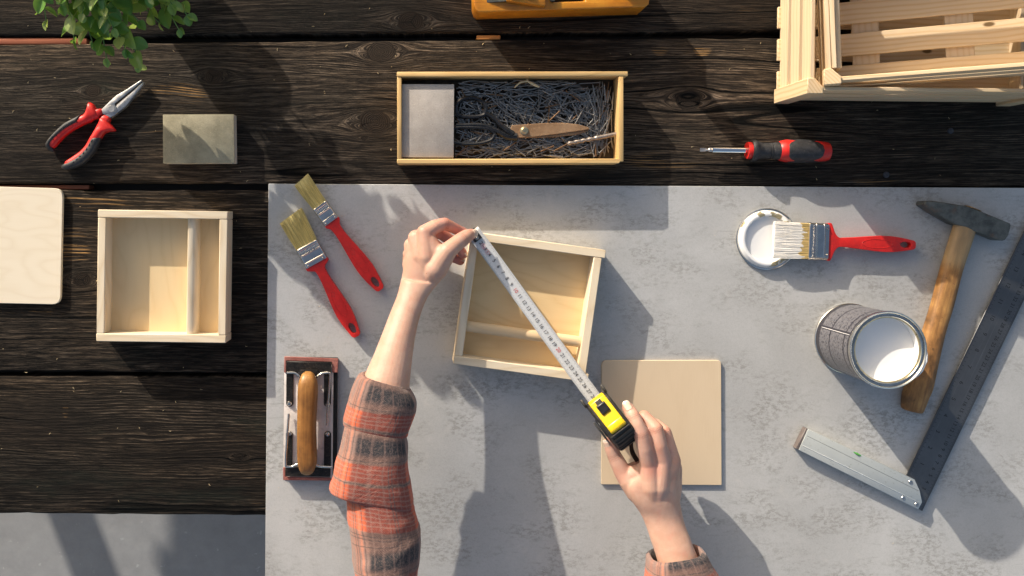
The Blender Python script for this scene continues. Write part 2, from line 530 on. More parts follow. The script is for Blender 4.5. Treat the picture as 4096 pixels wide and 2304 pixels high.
M_NAILHEAD = plain('dull_nail_head', (0.05, 0.05, 0.055), 0.45, 0.6, 0.3, 300)
for (px, py) in ((3801, 523), (3544, 699)):
    p = W(px, py)
    bm = lathe(new_bm(), [(0.0, 0.0006), (0.003, 0.0006), (0.0044, 0.0002), (0.0046, -0.001)], 20, Matrix.Translation((p.x, p.y, TABLE_H + 0.0008)), cap=True)
    obj('nail_head', bm, M_NAILHEAD, table)

# ------------------------------------------------------------------ the grey board laid over the planks
g = G('grey_concrete_print')
co = g.obj()
x, y, z = g.sep(co)
big = g.noise(co, 4.5, 5, 0.62, 0.4)
cloud = g.noise(g.comb(g.m('MULTIPLY', x, 9.0), g.m('MULTIPLY', y, 15.0), 0.0), 1.0, 6, 0.72, 0.3)
grain = g.noise(co, 620.0, 4, 0.7)
gritty = g.noise(g.comb(g.m('MULTIPLY', x, 110.0), g.m('MULTIPLY', y, 190.0), 0.0), 1.0, 5, 0.8)
brush = g.noise(g.comb(g.m('MULTIPLY', x, 22.0), g.m('MULTIPLY', y, 110.0), 0.0), 1.0, 5, 0.7, 0.5)
c = g.mix(g.step(big, 0.32, 0.68), (0.395, 0.395, 0.388), (0.49, 0.49, 0.482))
patch = g.m('MULTIPLY', g.step(cloud, 0.44, 0.62), g.step(gritty, 0.46, 0.56))
c = g.mix(g.m('MULTIPLY', patch, 0.75), c, (0.27, 0.265, 0.245))
c = g.mix(g.m('MULTIPLY', g.m('MULTIPLY', g.step(brush, 0.58, 0.72), g.step(big, 0.4, 0.6)), 0.5), c, (0.24, 0.235, 0.225))
c = g.mix(g.m('MULTIPLY', g.step(g.noise(co, 30.0, 3, 0.6), 0.6, 0.75), 0.3), c, (0.53, 0.51, 0.48))
c = g.mix(g.m('MULTIPLY', g.m('SUBTRACT', grain, 0.5), 0.7, clamp=True), c, (0.62, 0.61, 0.60))
c = g.mix(g.m('MULTIPLY', g.m('SUBTRACT', 0.5, grain), 0.9, clamp=True), c, (0.16, 0.16, 0.16))
g.bump(g.m('ADD', grain, g.m('MULTIPLY', gritty, 0.5)), 0.22, 0.0006)
M_BOARD = g.out(c, 0.62, 0.0, 0.35)
BT = 0.0025
bl = [W(1075, 735), W(4300, 753), W(4300, 2600), W(1059, 2600)]
bc = W(2600, 1600)
board = tag(obj('backdrop_board', prism(new_bm(), [(p.x - bc.x, p.y - bc.y) for p in bl[::-1]], 0.0002, BT, 0.0006, 1), M_BOARD),
            'large thin board printed like grey concrete, laid over the dark planks', 'board')
board.location = (bc.x, bc.y, 0)
# ------------------------------------------------------------------ shared materials
PINE_L, PINE_D = (0.75, 0.635, 0.465), (0.62, 0.46, 0.27)
M_PX = wood('pine_along_x', 'X', PINE_L, PINE_D, 150, 0.9, 0.5)
M_PY = wood('pine_along_y', 'Y', PINE_L, PINE_D, 150, 0.9, 0.5)
M_PZ = wood('pine_along_z', 'Z', PINE_L, PINE_D, 170, 0.9, 0.5)
M_CRX = wood('crate_pine_x', 'X', (0.69, 0.54, 0.35), (0.52, 0.32, 0.13), 300, 0.45, 0.55, knots=((0.21, 0.075, 0.004),))
M_CRY = wood('crate_pine_y', 'Y', (0.66, 0.52, 0.35), (0.52, 0.34, 0.17), 280, 0.45, 0.45)
M_CRZ = wood('crate_pine_post', 'Z', (0.66, 0.51, 0.32), (0.46, 0.29, 0.13), 420, 0.5, 0.6)
M_FLX = wood('box_floor_veneer_x', 'X', (0.80, 0.58, 0.305), (0.66, 0.43, 0.19), 90, 1.2, 0.35, 0.2, blotch=0.5)
M_FLY = wood('box_floor_veneer_y', 'Y', (0.79, 0.595, 0.335), (0.66, 0.46, 0.22), 70, 1.2, 0.3, 0.2, blotch=0.5, knots=((0.05, -0.030, 0.0035), (0.05, -0.0736, 0.0032)))
M_PLYX = wood('pale_birch_ply', 'X', (0.79, 0.695, 0.54), (0.67, 0.55, 0.38), 24, 1.8, 0.32, 0.12, blotch=0.25)
M_PLYY = wood('warm_poplar_ply', 'Y', (0.665, 0.525, 0.36), (0.56, 0.415, 0.26), 22, 0.5, 0.12, 0.35, blotch=0.7)
M_TRAY = wood('aged_yellow_pine', 'X', (0.66, 0.44, 0.19), (0.46, 0.27, 0.09), 120, 0.9, 0.5)
M_TRAYY = wood('aged_yellow_pine_y', 'Y', (0.66, 0.44, 0.19), (0.46, 0.27, 0.09), 120, 0.9, 0.5)
M_RED = plain('red_plastic', (0.62, 0.018, 0.013), 0.42, 0.0, 0.16, 45, 0.10, 500, dirt=((0.30, 0.035, 0.03), 0.45))
M_STEEL = plain('bright_steel', (0.58, 0.55, 0.51), 0.25, 1.0, 0.12, 90)
M_CHROME = plain('chrome_ferrule', (0.62, 0.59, 0.55), 0.16, 1.0, 0.08, 60)
M_BLACK = plain('black_rubber', (0.022, 0.022, 0.024), 0.55, 0.0, 0.4, 160, 0.3, 700, dirt=((0.12, 0.11, 0.10), 0.5))
M_BLACKP = plain('black_plastic', (0.018, 0.018, 0.019), 0.35, 0.0, 0.3, 120)

# ------------------------------------------------------------------ slatted crates
PW, SLT = 0.0205, 0.0052
def crate(name, label, loc, rot, L, Wd, H, group, inner=False):
    t = thing(name, label, 'crate', loc, 0, group)
    t.rotation_euler = rot
    post = [(0, 0), (PW, 0), (PW, PW * 0.45), (PW * 0.45, PW), (0, PW)]
    for sx in (0, 1):
        for sy in (0, 1):
            pts = [((L - p[0]) if sx else p[0], (Wd - p[1]) if sy else p[1]) for p in post]
            if sx != sy: pts = pts[::-1]
            obj('post', prism(new_bm(), pts, 0, H, 0.0009, 1), M_CRZ, t)
    sh, gap, zb = 0.0275, 0.0100, 0.0085
    for k in range(3):
        z0 = zb + k * (sh + gap); z1 = min(z0 + sh, H + 0.0006)
        for xx in (0.0044, L - 0.0044 - SLT):
            obj('slat', box(new_bm(), (xx, PW * 0.5, z0), (xx + SLT, Wd - PW * 0.5, z1), 0.0007, 1), M_CRY, t)
        for yy in (0.0044, Wd - 0.0044 - SLT):
            obj('slat', box(new_bm(), (PW * 0.5, yy, z0), (L - PW * 0.5, yy + SLT, z1), 0.0007, 1), M_CRX, t)
    ny = int((Wd - 0.018) / 0.0425)
    pitch = (Wd - 0.018) / ny
    for k in range(ny):
        y0 = (0.0055 if inner else 0.014) + k * pitch
        obj('floor_slat', box(new_bm(), (0.0005, y0, 0.0068), (L - 0.0035, y0 + 0.0305, 0.0118), 0.0007, 1), M_CRX, t)
    for xx in ((0.047, 0.160, 0.285) if inner else (0.0225, 0.125, 0.252, L - 0.0225 - 0.034)):
        obj('floor_batten', box(new_bm(), (xx, 0.013, 0.0008), (xx + 0.034, Wd - 0.013, 0.0064), 0.0007, 1), M_CRY, t)
    if inner:
        for (xx, z0_, z1_) in ((0.0100, 0.0125, H - 0.003), (0.0164, 0.0125, H - 0.010)):
            obj('end_lining', box(new_bm(), (xx, PW * 1.02, z0_), (xx + 0.0060, Wd - PW * 1.02, z1_), 0.0007, 1), M_CRY, t)
    return t
pA = W(3094.6, 416)
crate('wooden_crate', 'slatted pine crate flat on the planks with another crate leaning inside it', (pA.x, pA.y, 0.0005), (0, 0, math.radians(-0.6)), 0.335, 0.245, 0.1120, 'pine slat crates')
bt, byaw = math.radians(19.0), math.radians(2.2)
Rb = Matrix.Rotation(byaw, 4, 'Z') @ Matrix.Rotation(-bt, 4, 'Y')
corner = W(3297, 340, 0.126)
locB = corner - (Rb @ Vector((0, 0, 0.115)))
crate('wooden_crate', 'slatted pine crate tilted inside the other crate with one end raised', locB, Rb.to_euler(), 0.335, 0.192, 0.1150, 'pine slat crates', True)

# ------------------------------------------------------------------ the tray of nails
n_h = 0.041
ta, tb = W(1588, 655, n_h), W(2512, 287, n_h)
tw, th = tb.x - ta.x, tb.y - ta.y
tray = thing('nail_tray', 'long shallow box of yellowed wood filled with loose nails', 'box', (ta.x, ta.y, 0.0004), math.radians(0.1))
wl = 0.0066
obj('side_panel', box(new_bm(), (0, th - wl, 0), (tw, th, n_h), 0.001), M_TRAY, tray)
bm = new_bm()
prism(bm, [(0, 0), (tw - 0.012, 0), (tw - 0.010, 0.003), (tw - 0.0115, wl), (0, wl)], 0, n_h - 0.0006, 0.0009, 1)
obj('side_panel', bm, M_TRAY, tray)
obj('end_panel', box(new_bm(), (0.0003, wl + 0.0002, 0.0003), (wl * 0.95, th - wl - 0.0002, n_h - 0.0012), 0.001), M_TRAYY, tray)
obj('end_panel', box(new_bm(), (tw - wl * 1.9, wl * 0.4, 0.0003), (tw - wl * 0.9, th - wl - 0.0002, n_h - 0.0004), 0.001), M_TRAYY, tray)
M_TRAYFL = plain('dark_box_floor', (0.045, 0.035, 0.025), 0.9, 0, 0.5, 90)  # floor under the nails, coloured far darker than the tray walls
obj('floor_panel', box(new_bm(), (wl, wl * 0.8, 0.0004), (tw - wl * 1.7, th - wl * 0.9, 0.006), 0.0), M_TRAYFL, tray)

def abrasive(name, a, b, bs, bump):
    g = G(name)
    co = g.obj()
    n = g.noise(co, bs, 4, 0.75); lo = g.noise(co, 26.0, 4, 0.6)
    c = g.mix(g.step(lo, 0.3, 0.7), a, b)
    c = g.mix(g.m('MULTIPLY', g.step(n, 0.55, 0.75), 0.4), c, tuple(v * 1.7 for v in b))
    c = g.mix(g.m('MULTIPLY', g.step(n, 0.45, 0.25), 0.5), c, tuple(v * 0.5 for v in a))
    g.bump(n, bump, 0.0012)
    return g.out(c, 0.9, 0, 0.25)
M_SANDG = abrasive('grey_grit', (0.37, 0.33, 0.29), (0.46, 0.415, 0.37), 520, 0.5)
M_SANDO = abrasive('olive_grit', (0.235, 0.21, 0.14), (0.39, 0.345, 0.235), 520, 0.5)
M_FOAM = abrasive('pale_foam', (0.44, 0.40, 0.33), (0.55, 0.50, 0.42), 300, 0.3)
def sand_block(name, label, c4, z0, z1, mat, mat2):
    P = [W(*p, z1) for p in c4]
    c0 = sum(P, Vector()) / 4
    t = thing(name, label, 'sanding block', (c0.x, c0.y, z0))
    out = [(p.x - c0.x, p.y - c0.y) for p in P]
    obj('grit_face', prism(new_bm(), out, z1 - z0 - 0.0022, z1 - z0, 0.0008, 2), mat, t)
    obj('foam_core', prism(new_bm(), [(p[0] * 0.996, p[1] * 0.996) for p in out], 0.0003, z1 - z0 - 0.0024, 0.0006, 1), mat2, t)
    return t
z1 = ZM(1500, 220, 2.342)
sand_block('sanding_block', 'grey sanding block lying in the nail box', [z1(248, 958), z1(737, 962), z1(742, 274), z1(252, 272)], 0.0066, 0.034, M_SANDG, M_FOAM)
sand_block('sanding_block', 'olive brown sanding block on the dark planks beside the pliers', [(652, 654), (938, 653), (935, 457), (651, 458)], 0.0006, 0.021, M_SANDO, M_FOAM)

g = G('nail_steel')
co = g.obj()
r = g.rnd()
c = g.mix(r, (0.42, 0.405, 0.38), (0.15, 0.135, 0.12))
c = g.mix(g.step(r, 0.86, 0.9), c, (0.26, 0.15, 0.08))
M_NAIL = g.out(c, g.m('ADD', 0.25, g.m('MULTIPLY', r, 0.2)), 0.8)
def nail_bm(bm, L, mtx, rad=0.00085):
    lathe(bm, [(0.0, 0.0), (rad * 2.1, 0.0), (rad * 2.1, rad * 0.9), (rad, rad * 1.0), (rad, L - 0.003), (0.00005, L)], 7, mtx, cap=False)
nail_me = []
for L in (0.021, 0.026, 0.030):
    bm = new_bm(); nail_bm(bm, L, Matrix.Translation((0, 0, -L / 2)))
    for f in bm.faces: f.smooth = True
    me = bpy.data.meshes.new('nail'); bm.to_mesh(me); bm.free(); me.set_sharp_from_angle(angle=0.6); me.materials.append(M_NAIL)
    nail_me.append((L, me))
x0, x1 = ta.x + 0.079, tb.x - 0.0155
y0, y1 = ta.y + 0.0085, tb.y - 0.0085
def nail_pose(zlo, zhi, i):
    while True:
        L, me = random.choice(nail_me)
        cx, cy = random.uniform(x0, x1), random.uniform(y0, y1)
        u = (cx - x0) / (x1 - x0)
        if u > 0.86:
            a = random.gauss(1.45, 0.35)
        elif cy > y1 - 0.022:
            a = random.gauss(0.05, 0.3)
        elif cy < y0 + 0.03:
            a = random.choice((random.gauss(0.25, 0.35), random.gauss(-0.4, 0.4)))
        else:
            a = random.choice((random.gauss(-0.75, 0.5), random.gauss(0.9, 0.7), random.gauss(-0.6, 0.35)))
        hx, hy = abs(math.cos(a)) * L / 2, abs(math.sin(a)) * L / 2
        if cx - hx > x0 and cx + hx < x1 and cy - hy > y0 and cy + hy < y1:
            break
    if random.random() < 0.5: a += math.pi
    tilt = random.gauss(0, 0.10)
    z = random.uniform(zlo, zhi)
    return L, me, Matrix.Translation((cx, cy, z)) @ Matrix.Rotation(a, 4, 'Z') @ Matrix.Rotation(math.pi / 2 + tilt, 4, 'Y')
bm = new_bm()
for i in range(620):
    L, me, mt = nail_pose(0.008, 0.0165, i)
    nail_bm(bm, L, mt @ Matrix.Translation((0, 0, -L / 2)))
bm2c = Vector((ta.x, ta.y, 0.0066))
bmesh.ops.translate(bm, verts=bm.verts, vec=-bm2c)
o = obj('nails', bm, M_NAIL)
o.location = bm2c
tag(o, 'mass of small steel nails filling the bottom of the wooden box', 'nails', None, 'stuff')
first = None
for i in range(296):
    L, me, mt = nail_pose(0.017, 0.0215, i)
    o = bpy.data.objects.new('nail', me)
    C.objects.link(o)
    o.matrix_world = mt
    tag(o, 'thin steel nail lying loose on top of the pile in the wooden box', 'nail', 'loose nails in the wooden box')

# scissors on the nails
zs = ZM(1500, 220, 2.342)
M_RUST = abrasive('rusty_blade', (0.20, 0.115, 0.06), (0.30, 0.19, 0.11), 160, 0.3)
M_BRASS = plain('worn_brass', (0.72, 0.58, 0.34), 0.3, 1.0, 0.15, 200)
M_ENAMEL = plain('black_enamel', (0.012, 0.012, 0.013), 0.22, 0.0, 0.4, 200)
sz = 0.0245
so = W(*zs(1395, 710), sz)
scis = thing('scissors', 'old scissors with rusty blades and black handles lying on the nails', 'scissors', (so.x, so.y, sz - 0.003))
def zpoly(zf, pts, z, o):
    return [((W(*zf(*p), z) - o).x, (W(*zf(*p), z) - o).y) for p in pts]
bl = zpoly(zs, [(1265, 700), (1280, 660), (1400, 652), (1600, 638), (1760, 636), (1900, 652), (1990, 675), (2012, 694), (1960, 705), (1700, 742), (1480, 768), (1320, 778), (1275, 745)], sz, so)
obj('blade', prism(new_bm(), bl[::-1], 0.003, 0.0052, 0.0006, 1), M_RUST, scis)
bl = zpoly(zs, [(1330, 776), (1700, 738), (1960, 702), (2012, 694), (1980, 718), (1880, 748), (1700, 768), (1500, 776)], sz, so)
obj('blade', prism(new_bm(), bl[::-1], 0.0005, 0.0028, 0.0006, 1), M_RUST, scis)
pv = W(*zs(1395, 710), sz) - so
obj('pivot_screw', lathe(new_bm(), [(0.0058, 0), (0.0058, 0.001), (0.0045, 0.0014), (0.0042, 0.0024), (0.0034, 0.0028), (0.003, 0.0042), (0.0, 0.0046)], 24, Matrix.Translation((pv.x, pv.y, 0.0053))), M_BRASS, scis)
def ztube(zf, pts, z, o, rad, k=5, n=8, closed=False):
    P = [W(*zf(p[0], p[1]), z) - o + Vector((0, 0, p[2] if len(p) > 2 else 0)) for p in pts]
    P = smooth_path(P + ([P[0]] if closed else []), k)
    rr = [rad(i / (len(P) - 1)) for i in range(len(P))] if callable(rad) else rad
    return tube(new_bm(), P, rr, n)
bm = ztube(zs, [(1290, 745, .003), (1200, 680, .003), (1110, 590, .003), (1035, 545, .003)], sz, so, lambda t: 0.0052 - 0.0022 * t)
merge(bm, ztube(zs, [(1040, 500, .003), (1010, 440, .003), (900, 400, .003), (790, 430, .003), (758, 510, .003), (800, 570, .003), (930, 580, .003), (1020, 560, .003)], sz, so, 0.0031, closed=True))
obj('handle_loop', bm, M_ENAMEL, scis)
bm = ztube(zs, [(1330, 765, .002), (1240, 760, .002), (1150, 715, .002), (1000, 660, .002), (760, 660, .002)], sz, so, lambda t: 0.0058 - 0.0028 * t)
merge(bm, ztube(zs, [(1125, 740, .003), (1060, 692, .003), (900, 680, .003), (740, 690, .003), (700, 770, .003), (760, 825, .003), (940, 835, .003), (1080, 800, .003)], sz, so, 0.0027, closed=True))
obj('handle_loop', bm, M_ENAMEL, scis)
# twist drill, shavings
M_DRILL = plain('worn_drill_steel', (0.34, 0.29, 0.25), 0.4, 0.7, 0.2, 200)
d0, d1 = W(*zs(2264, 740), 0.0225), W(*zs(1800, 832), 0.0225)
dl = (d1 - d0).length
bm = new_bm()
rings = []
for i in range(61):
    t = i / 60 * dl
    ring = []
    for k in range(14):
        a = 2 * math.pi * k / 14
        rr = 0.0031
        if t > dl * 0.42:
            tw_ = (t - dl * 0.42) * 330
            rr = 0.0030 * (0.62 + 0.38 * abs(math.cos(a - tw_)))
        if t > dl * 0.97: rr *= 0.5
        ring.append(Vector((rr * math.cos(a), rr * math.sin(a), t)))
    rings.append(ring)
loft(bm, rings)
bmesh.ops.recalc_face_normals(bm, faces=bm.faces[:])
o = obj('drill_bit', bm, M_DRILL)
o.location = d0; o.rotation_euler = (d1 - d0).to_track_quat('Z', 'Y').to_euler()
tag(o, 'worn twist drill bit lying on the nails near the end of the box', 'drill bit')
M_SHAV = plain('pale_shaving', (0.66, 0.52, 0.3), 0.8, 0, 0.2, 200)
zn = ZM(1800, 300, 3.68)
bm = ztube(zn, [(950, 185), (1030, 115, .002), (1130, 95, .004), (1130, 70, .003)], 0.0235, so, lambda t: 0.0009 + 0.0004 * math.sin(3 * t))
merge(bm, ztube(zn, [(1130, 95, .004), (1200, 130, .003), (1310, 178)], 0.0235, so, lambda t: 0.0007 + 0.002 * t * (1.15 - t) * 2))
o = obj('wood_shaving', bm, M_SHAV); o.location = so
tag(o, 'curled pale wood shaving on the nails at the far wall of the box', 'wood shaving')

# slivers and dust lying about
rc = random.Random(5)
def chips(name, label, n, x0, x1, y0, y1, z, mat, avoid=None, sc=1.0):
    bm = new_bm(); k = 0
    while k < n:
        px, py = rc.uniform(x0, x1), rc.uniform(y0, y1)
        if avoid and avoid(px, py): continue
        k += 1
        p = W(px, py, z); a = rc.uniform(0, math.pi); L = rc.uniform(0.0010, 0.0042) * sc; w_ = rc.uniform(0.0003, 0.0008) * sc
        d = Vector((math.cos(a), math.sin(a), 0)); nn = Vector((-d.y, d.x, 0))
        tube(bm, [p - d * L / 2, p + nn * w_ * 0.8 + Vector((0, 0, 0.0006)), p + d * L / 2], [w_ * 0.3, w_ * 0.6, w_ * 0.2], 4)
    o = obj(name, bm, mat)
    return tag(o, label, 'wood chips', None, 'stuff')
chips('wood_chips', 'tiny pale wood slivers scattered over the dark planks', 130, 0, 4096, 0, 2060, 0.0004, M_SHAV, lambda x, y: (x > 1040 and y > 720))
chips('wood_chips', 'tiny wood slivers and crumbs scattered on the grey board', 45, 1090, 4096, 760, 2304, BT + 0.0003, M_SHAV, None, 0.6)

# ------------------------------------------------------------------ the small boxes
def small_box(name, label, c4, H, wall, div, fl, mat_w, rotz, inset=0.0, wallx=None):
    """c4: photo corners of the rim, NW NE SE SW"""
    P = [W(*p, H) for p in c4]
    o = P[3]
    ux = (P[2] - P[3]); uy = (P[0] - P[3])
    wd, dp = (ux.length + (P[1] - P[0]).length) / 2, (uy.length + (P[1] - P[2]).length) / 2
    t = thing(name, label, 'box', (o.x, o.y, BT + 0.0004 if name == 'x' else 0.0006), rotz)
    mx, my = mat_w
    i = inset
    obj('side_panel', box(new_bm(), (0, 0, 0), (wd, wall, H), 0.0008, 1), mx, t)
    obj('side_panel', box(new_bm(), (0, dp - wall, 0), (wd, dp, H), 0.0008, 1), mx, t)
    obj('side_panel', box(new_bm(), (0.0002, wall + 0.0002, 0.0003), (wall, dp - wall - 0.0002, H - 0.0003), 0.0008, 1), my, t)
    obj('side_panel', box(new_bm(), (wd - wall - i, wall + 0.0002, 0.0003), (wd - i - 0.0002, dp - wall - 0.0002, H - 0.0003), 0.0008, 1), my, t)
    obj('floor_panel', box(new_bm(), (wall * 0.9, wall * 0.9, 0.001), (wd - wall * 0.9 - i, dp - wall * 0.9, H - 0.0285 if H > .03 else 0.005), 0.0), fl, t)
    return t, wd, dp
zl = ZM(360, 800, 2.415)
HB = 0.036
b1, wd, dp = small_box('wooden_box', 'square pine box with one upright divider on the dark planks', [zl(78, 97), zl(1325, 115), zl(1316, 1391), zl(60, 1364)], HB, 0.0108, None, M_FLY, (M_PX, M_PY), math.radians(-0.8))
dx = wd * (950 - 68) / 1255
sec = [(-0.0062, 0), (-0.0062, 0.0205), (-0.0052, 0.0222), (0.0012, 0.0226), (0.0048, 0.0196), (0.0064, 0.010), (0.0068, 0)]
bm = new_bm()
loft(bm, [[Vector((dx + a + 0.003, yy, HB - 0.0283 + b)) for a, b in sec] for yy in (0.0110, dp - 0.0110)])
bmesh.ops.recalc_face_normals(bm, faces=bm.faces[:])
obj('divider', bm, M_PY, b1, angle=50)

zc = ZM(1780, 900, 2.2636)
HC = 0.040
b2, wd2, dp2 = small_box('wooden_box', 'square pine box being measured between the two hands', [(1878, 924), (2416, 1000), (2349, 1527), (1812, 1453)], HC, 0.0113, None, M_FLX, (M_PX, M_PY), math.radians(-7.9), inset=0.004)
b2.location.z = BT + 0.0004
bm = new_bm()
yy = dp2 * 0.285
loft(bm, [[Vector((xx, yy + 0.0066 * math.cos(a) * 1.15, 0.0285 + 0.0066 * math.sin(a))) for a in [2 * math.pi * k / 24 for k in range(24)]] for xx in (0.0114, wd2 - 0.0155)])
bmesh.ops.recalc_face_normals(bm, faces=bm.faces[:])
obj('divider', bm, wood('dowel_pine', 'X', (0.68, 0.51, 0.31), (0.55, 0.36, 0.18), 110, 0.8, 0.4), b2)

# ------------------------------------------------------------------ plywood panels
def rounded(pts, rad):
    out = []
    n = len(pts)
    for i in range(n):
        p, a, b = Vector(pts[i]), Vector(pts[i - 1]), Vector(pts[(i + 1) % n])
        r = rad[i]
        if r == 0:
            out.append(tuple(p)); continue
        u, v = (a - p).normalized(), (b - p).normalized()
        for k in range(6):
            t = k / 5
            q = (p + u * r) * (1 - t) ** 2 + p * 2 * t * (1 - t) + (p + v * r) * t ** 2
            out.append((q.x, q.y))
    return out
def panel(label, corners, rad, z0, th, mat):
    P = [W(*p, z0 + th) for p in corners]
    c0 = sum(P, Vector()) / 4
    o = obj('plywood_panel', prism(new_bm(), rounded([(p.x - c0.x, p.y - c0.y) for p in P], rad), 0, th, 0.0005, 1), mat)
    o.location = (c0.x, c0.y, z0)
    tag(o, label, 'panel')
panel('thin plywood panel with two rounded corners on the grey board under the hand', [(2406, 1938), (2887, 1941), (2885, 1441), (2407, 1442)], (0, 0, 0.006, 0.008), BT + 0.0004, 0.0036, M_PLYY)
panel('pale plywood panel cut off by the picture edge on dark planks', [(-330, 1206), (241, 1218), (251, 754), (-330, 737)], (0.006, 0.012, 0.013, 0.006), 0.0006, 0.0062, M_PLYX)

# ------------------------------------------------------------------ paintbrushes
def bristle_mat(name, base, paint):
    g = G(name)
    x, y, z = g.sep(g.obj())
    st = g.noise(g.comb(g.m('MULTIPLY', x, 30.0), g.m('MULTIPLY', y, 1500.0), g.m('MULTIPLY', z, 900.0)), 1.0, 3, 0.7)
    c = g.mix(g.step(st, 0.3, 0.7), tuple(v * 0.62 for v in base), tuple(min(1, v * 1.25) for v in base))
    if paint:
        edge = g.m('ADD', x, g.m('MULTIPLY', g.m('SUBTRACT', g.noise(g.comb(g.m('MULTIPLY', x, 30.0), g.m('MULTIPLY', y, 130.0), 2.0), 1.0, 3, 0.6), 0.5), 0.035))
        pm = g.step(edge, 0.0385, 0.0370)
        c = g.mix(g.m('MULTIPLY', pm, g.step(st, 0.2, 0.45)), c, (0.80, 0.78, 0.74))
    g.bump(st, 0.5, 0.0006)
    return g.out(c, 0.55, 0, 0.4)
M_BRY = bristle_mat('yellow_bristle', (0.66, 0.54, 0.21), False)
M_BRP = bristle_mat('painted_bristle', (0.60, 0.44, 0.18), True)
def paintbrush(label, tip, butt, wpx, fl, lens, zt, zb, painted=False, flare=0.1, skew=0.0):
    """tip and butt: photo points; lens: bristle and ferrule length along the axis, photo px"""
    A, B = W(*tip, zt), W(*butt, zb)
    ax = (B - A); Lt = ax.length
    s = 1 / 2840.0
    t = thing('paintbrush', label, 'paintbrush', (A.x, A.y, zt), 0, 'red handled paintbrushes')
    ux = ax.normalized(); uy = Vector((0, 0, 1)).cross(ux).normalized(); uz = ux.cross(uy)
    t.rotation_euler = Matrix((ux, uy, uz)).transposed().to_euler()
    w = wpx * s / 2; lb, lf = lens[0] * s, lens[1] * s
    th = 0.0062
    mb = M_BRP if painted else M_BRY
    bm = new_bm()
    rings = []
    for i in range(13):
        u = i / 12
        hw = w * (1 + flare * (1 - u) ** 1.5); hz = th * (0.5 + 0.5 * u ** 0.7)
        ring = []
        for k in range(36):
            a = 2 * math.pi * k / 36
            cx = math.copysign(abs(math.cos(a)) ** 0.45, math.cos(a)); cz = math.copysign(abs(math.sin(a)) ** 0.6, math.sin(a))
            xx = u * lb + (skew * cx * w if i == 0 else skew * cx * w * (1 - u))
            if i == 0: xx += 0.0012 * mnoise.noise(Vector((k * 0.9, wpx, 0)))
            ring.append(Vector((xx, cx * hw, cz * hz)))
        rings.append(ring)
    loft(bm, rings)
    rnd = random.Random(int(wpx))
    for k in range(int(wpx * 2.2)):
        yy = rnd.uniform(-1, 1); top = rnd.choice((1, 1, 1, -1))
        p0 = Vector((lb, yy * w * 0.97, top * th * 0.96)); y1 = yy * w * (1 + flare) * rnd.uniform(0.97, 1.05)
        ext = rnd.uniform(-0.003, 0.0012)
        p2 = Vector((-ext + skew * yy * w, y1, top * th * rnd.uniform(0.35, 0.62)))
        p1 = p0.lerp(p2, 0.5) + Vector((0, rnd.gauss(0, 0.0004), top * th * 0.18))
        tube(bm, [p0, p1, p2], [0.00035, 0.00028, 0.00012], 3, cap=False)
    bmesh.ops.recalc_face_normals(bm, faces=bm.faces[:])
    obj('bristles', bm, mb, t)
    # ferrule: folded sheet with ridges
    bm = new_bm()
    prof = [(0, 1.0, 1.0), (.03, 1.03, 1.08), (.12, 1.03, 1.08), (.14, 1.0, 1.02), (.34, 1.0, 1.02), (.36, 1.02, 1.08), (.40, 1.02, 1.08), (.42, 1.0, 1.02), (.74, 1.0, 1.02), (.76, 1.02, 1.07), (.80, 1.02, 1.07), (.82, 1.0, 1.02), (1.0, 1.01, 1.03)]
    rings = []
    for (u, a_, b_) in prof:
        ring = []
        for k in range(40):
            a = 2 * math.pi * k / 40
            cx = math.copysign(abs(math.cos(a)) ** 0.3, math.cos(a)); cz = math.copysign(abs(math.sin(a)) ** 0.5, math.sin(a))
            ring.append(Vector((lb - 0.001 + u * lf, cx * (w + 0.0006) * a_, cz * (th + 0.0006) * b_)))
        rings.append(ring)
    loft(bm, rings); bmesh.ops.recalc_face_normals(bm, faces=bm.faces[:])
    fr = obj('ferrule', bm, M_CHROME, t, angle=25)
    bm = new_bm()
    nt = max(6, int(wpx / 6))
    for k in range(nt):
        yy = -w * 0.86 + 1.72 * w * k / (nt - 1)
        box(bm, (lb + lf * 0.16, yy - 0.0005, th + 0.0006), (lb + lf * 0.33, yy + 0.0005, th + 0.0013), 0.0003, 1)
    obj('crimp_teeth', bm, M_CHROME, fr)
    for sy in (-1, 1):
        obj('rivet', lathe(new_bm(), [(0.0, 0.0014), (0.0009, 0.0012), (0.0016, 0.0)], 14, Matrix.Translation((lb + lf * 0.9, sy * w * 0.72, th + 0.0008)), cap=False), M_CHROME, fr)
    # handle: outline with a hanging hole
    h0 = lb + lf - 0.002
    hl = Lt - h0
    half = [(0, w * 1.04), (.035, w * 1.04), (.055, w * 0.85), (.085, max(w * 0.48, .0072)), (.13, .0066), (.2, .0066), (.32, .0078), (.48, .0098), (.62, .0112), (.74, .0110), (.85, .0092), (.93, .0074), (.98, .0060), (1.0, .0032)]
    bez = smooth_path([(h0 + u * hl, v, 0) for u, v in half], 3)
    out = [(p.x, p.y) for p in bez] + [(p.x, -p.y) for p in bez[::-1]]
    hx = h0 + hl * 0.885
    hole = [(hx + 0.0082 * math.cos(a), 0.0043 * math.sin(a)) for a in [-2 * math.pi * k / 18 for k in range(18)]]
    bm = prism(new_bm(), out[::-1], -0.0052, 0.0052, 0.0030, 3, holes=(hole,))
    hd = obj('handle', bm, M_RED, t, angle=50)
    bm = new_bm()
    rim = [Vector((h0 + hl * 0.56 + hl * 0.17 * math.cos(a), (0.0062 if wpx > 60 else .0055) * math.sin(a), 0.0052)) for a in [2 * math.pi * k / 40 for k in range(41)]]
    tube(bm, rim, 0.0004, 6, cap=False)
    obj('grip_outline', bm, M_RED, hd)
    return t
z2 = ZM(1050, 660, 1.958)
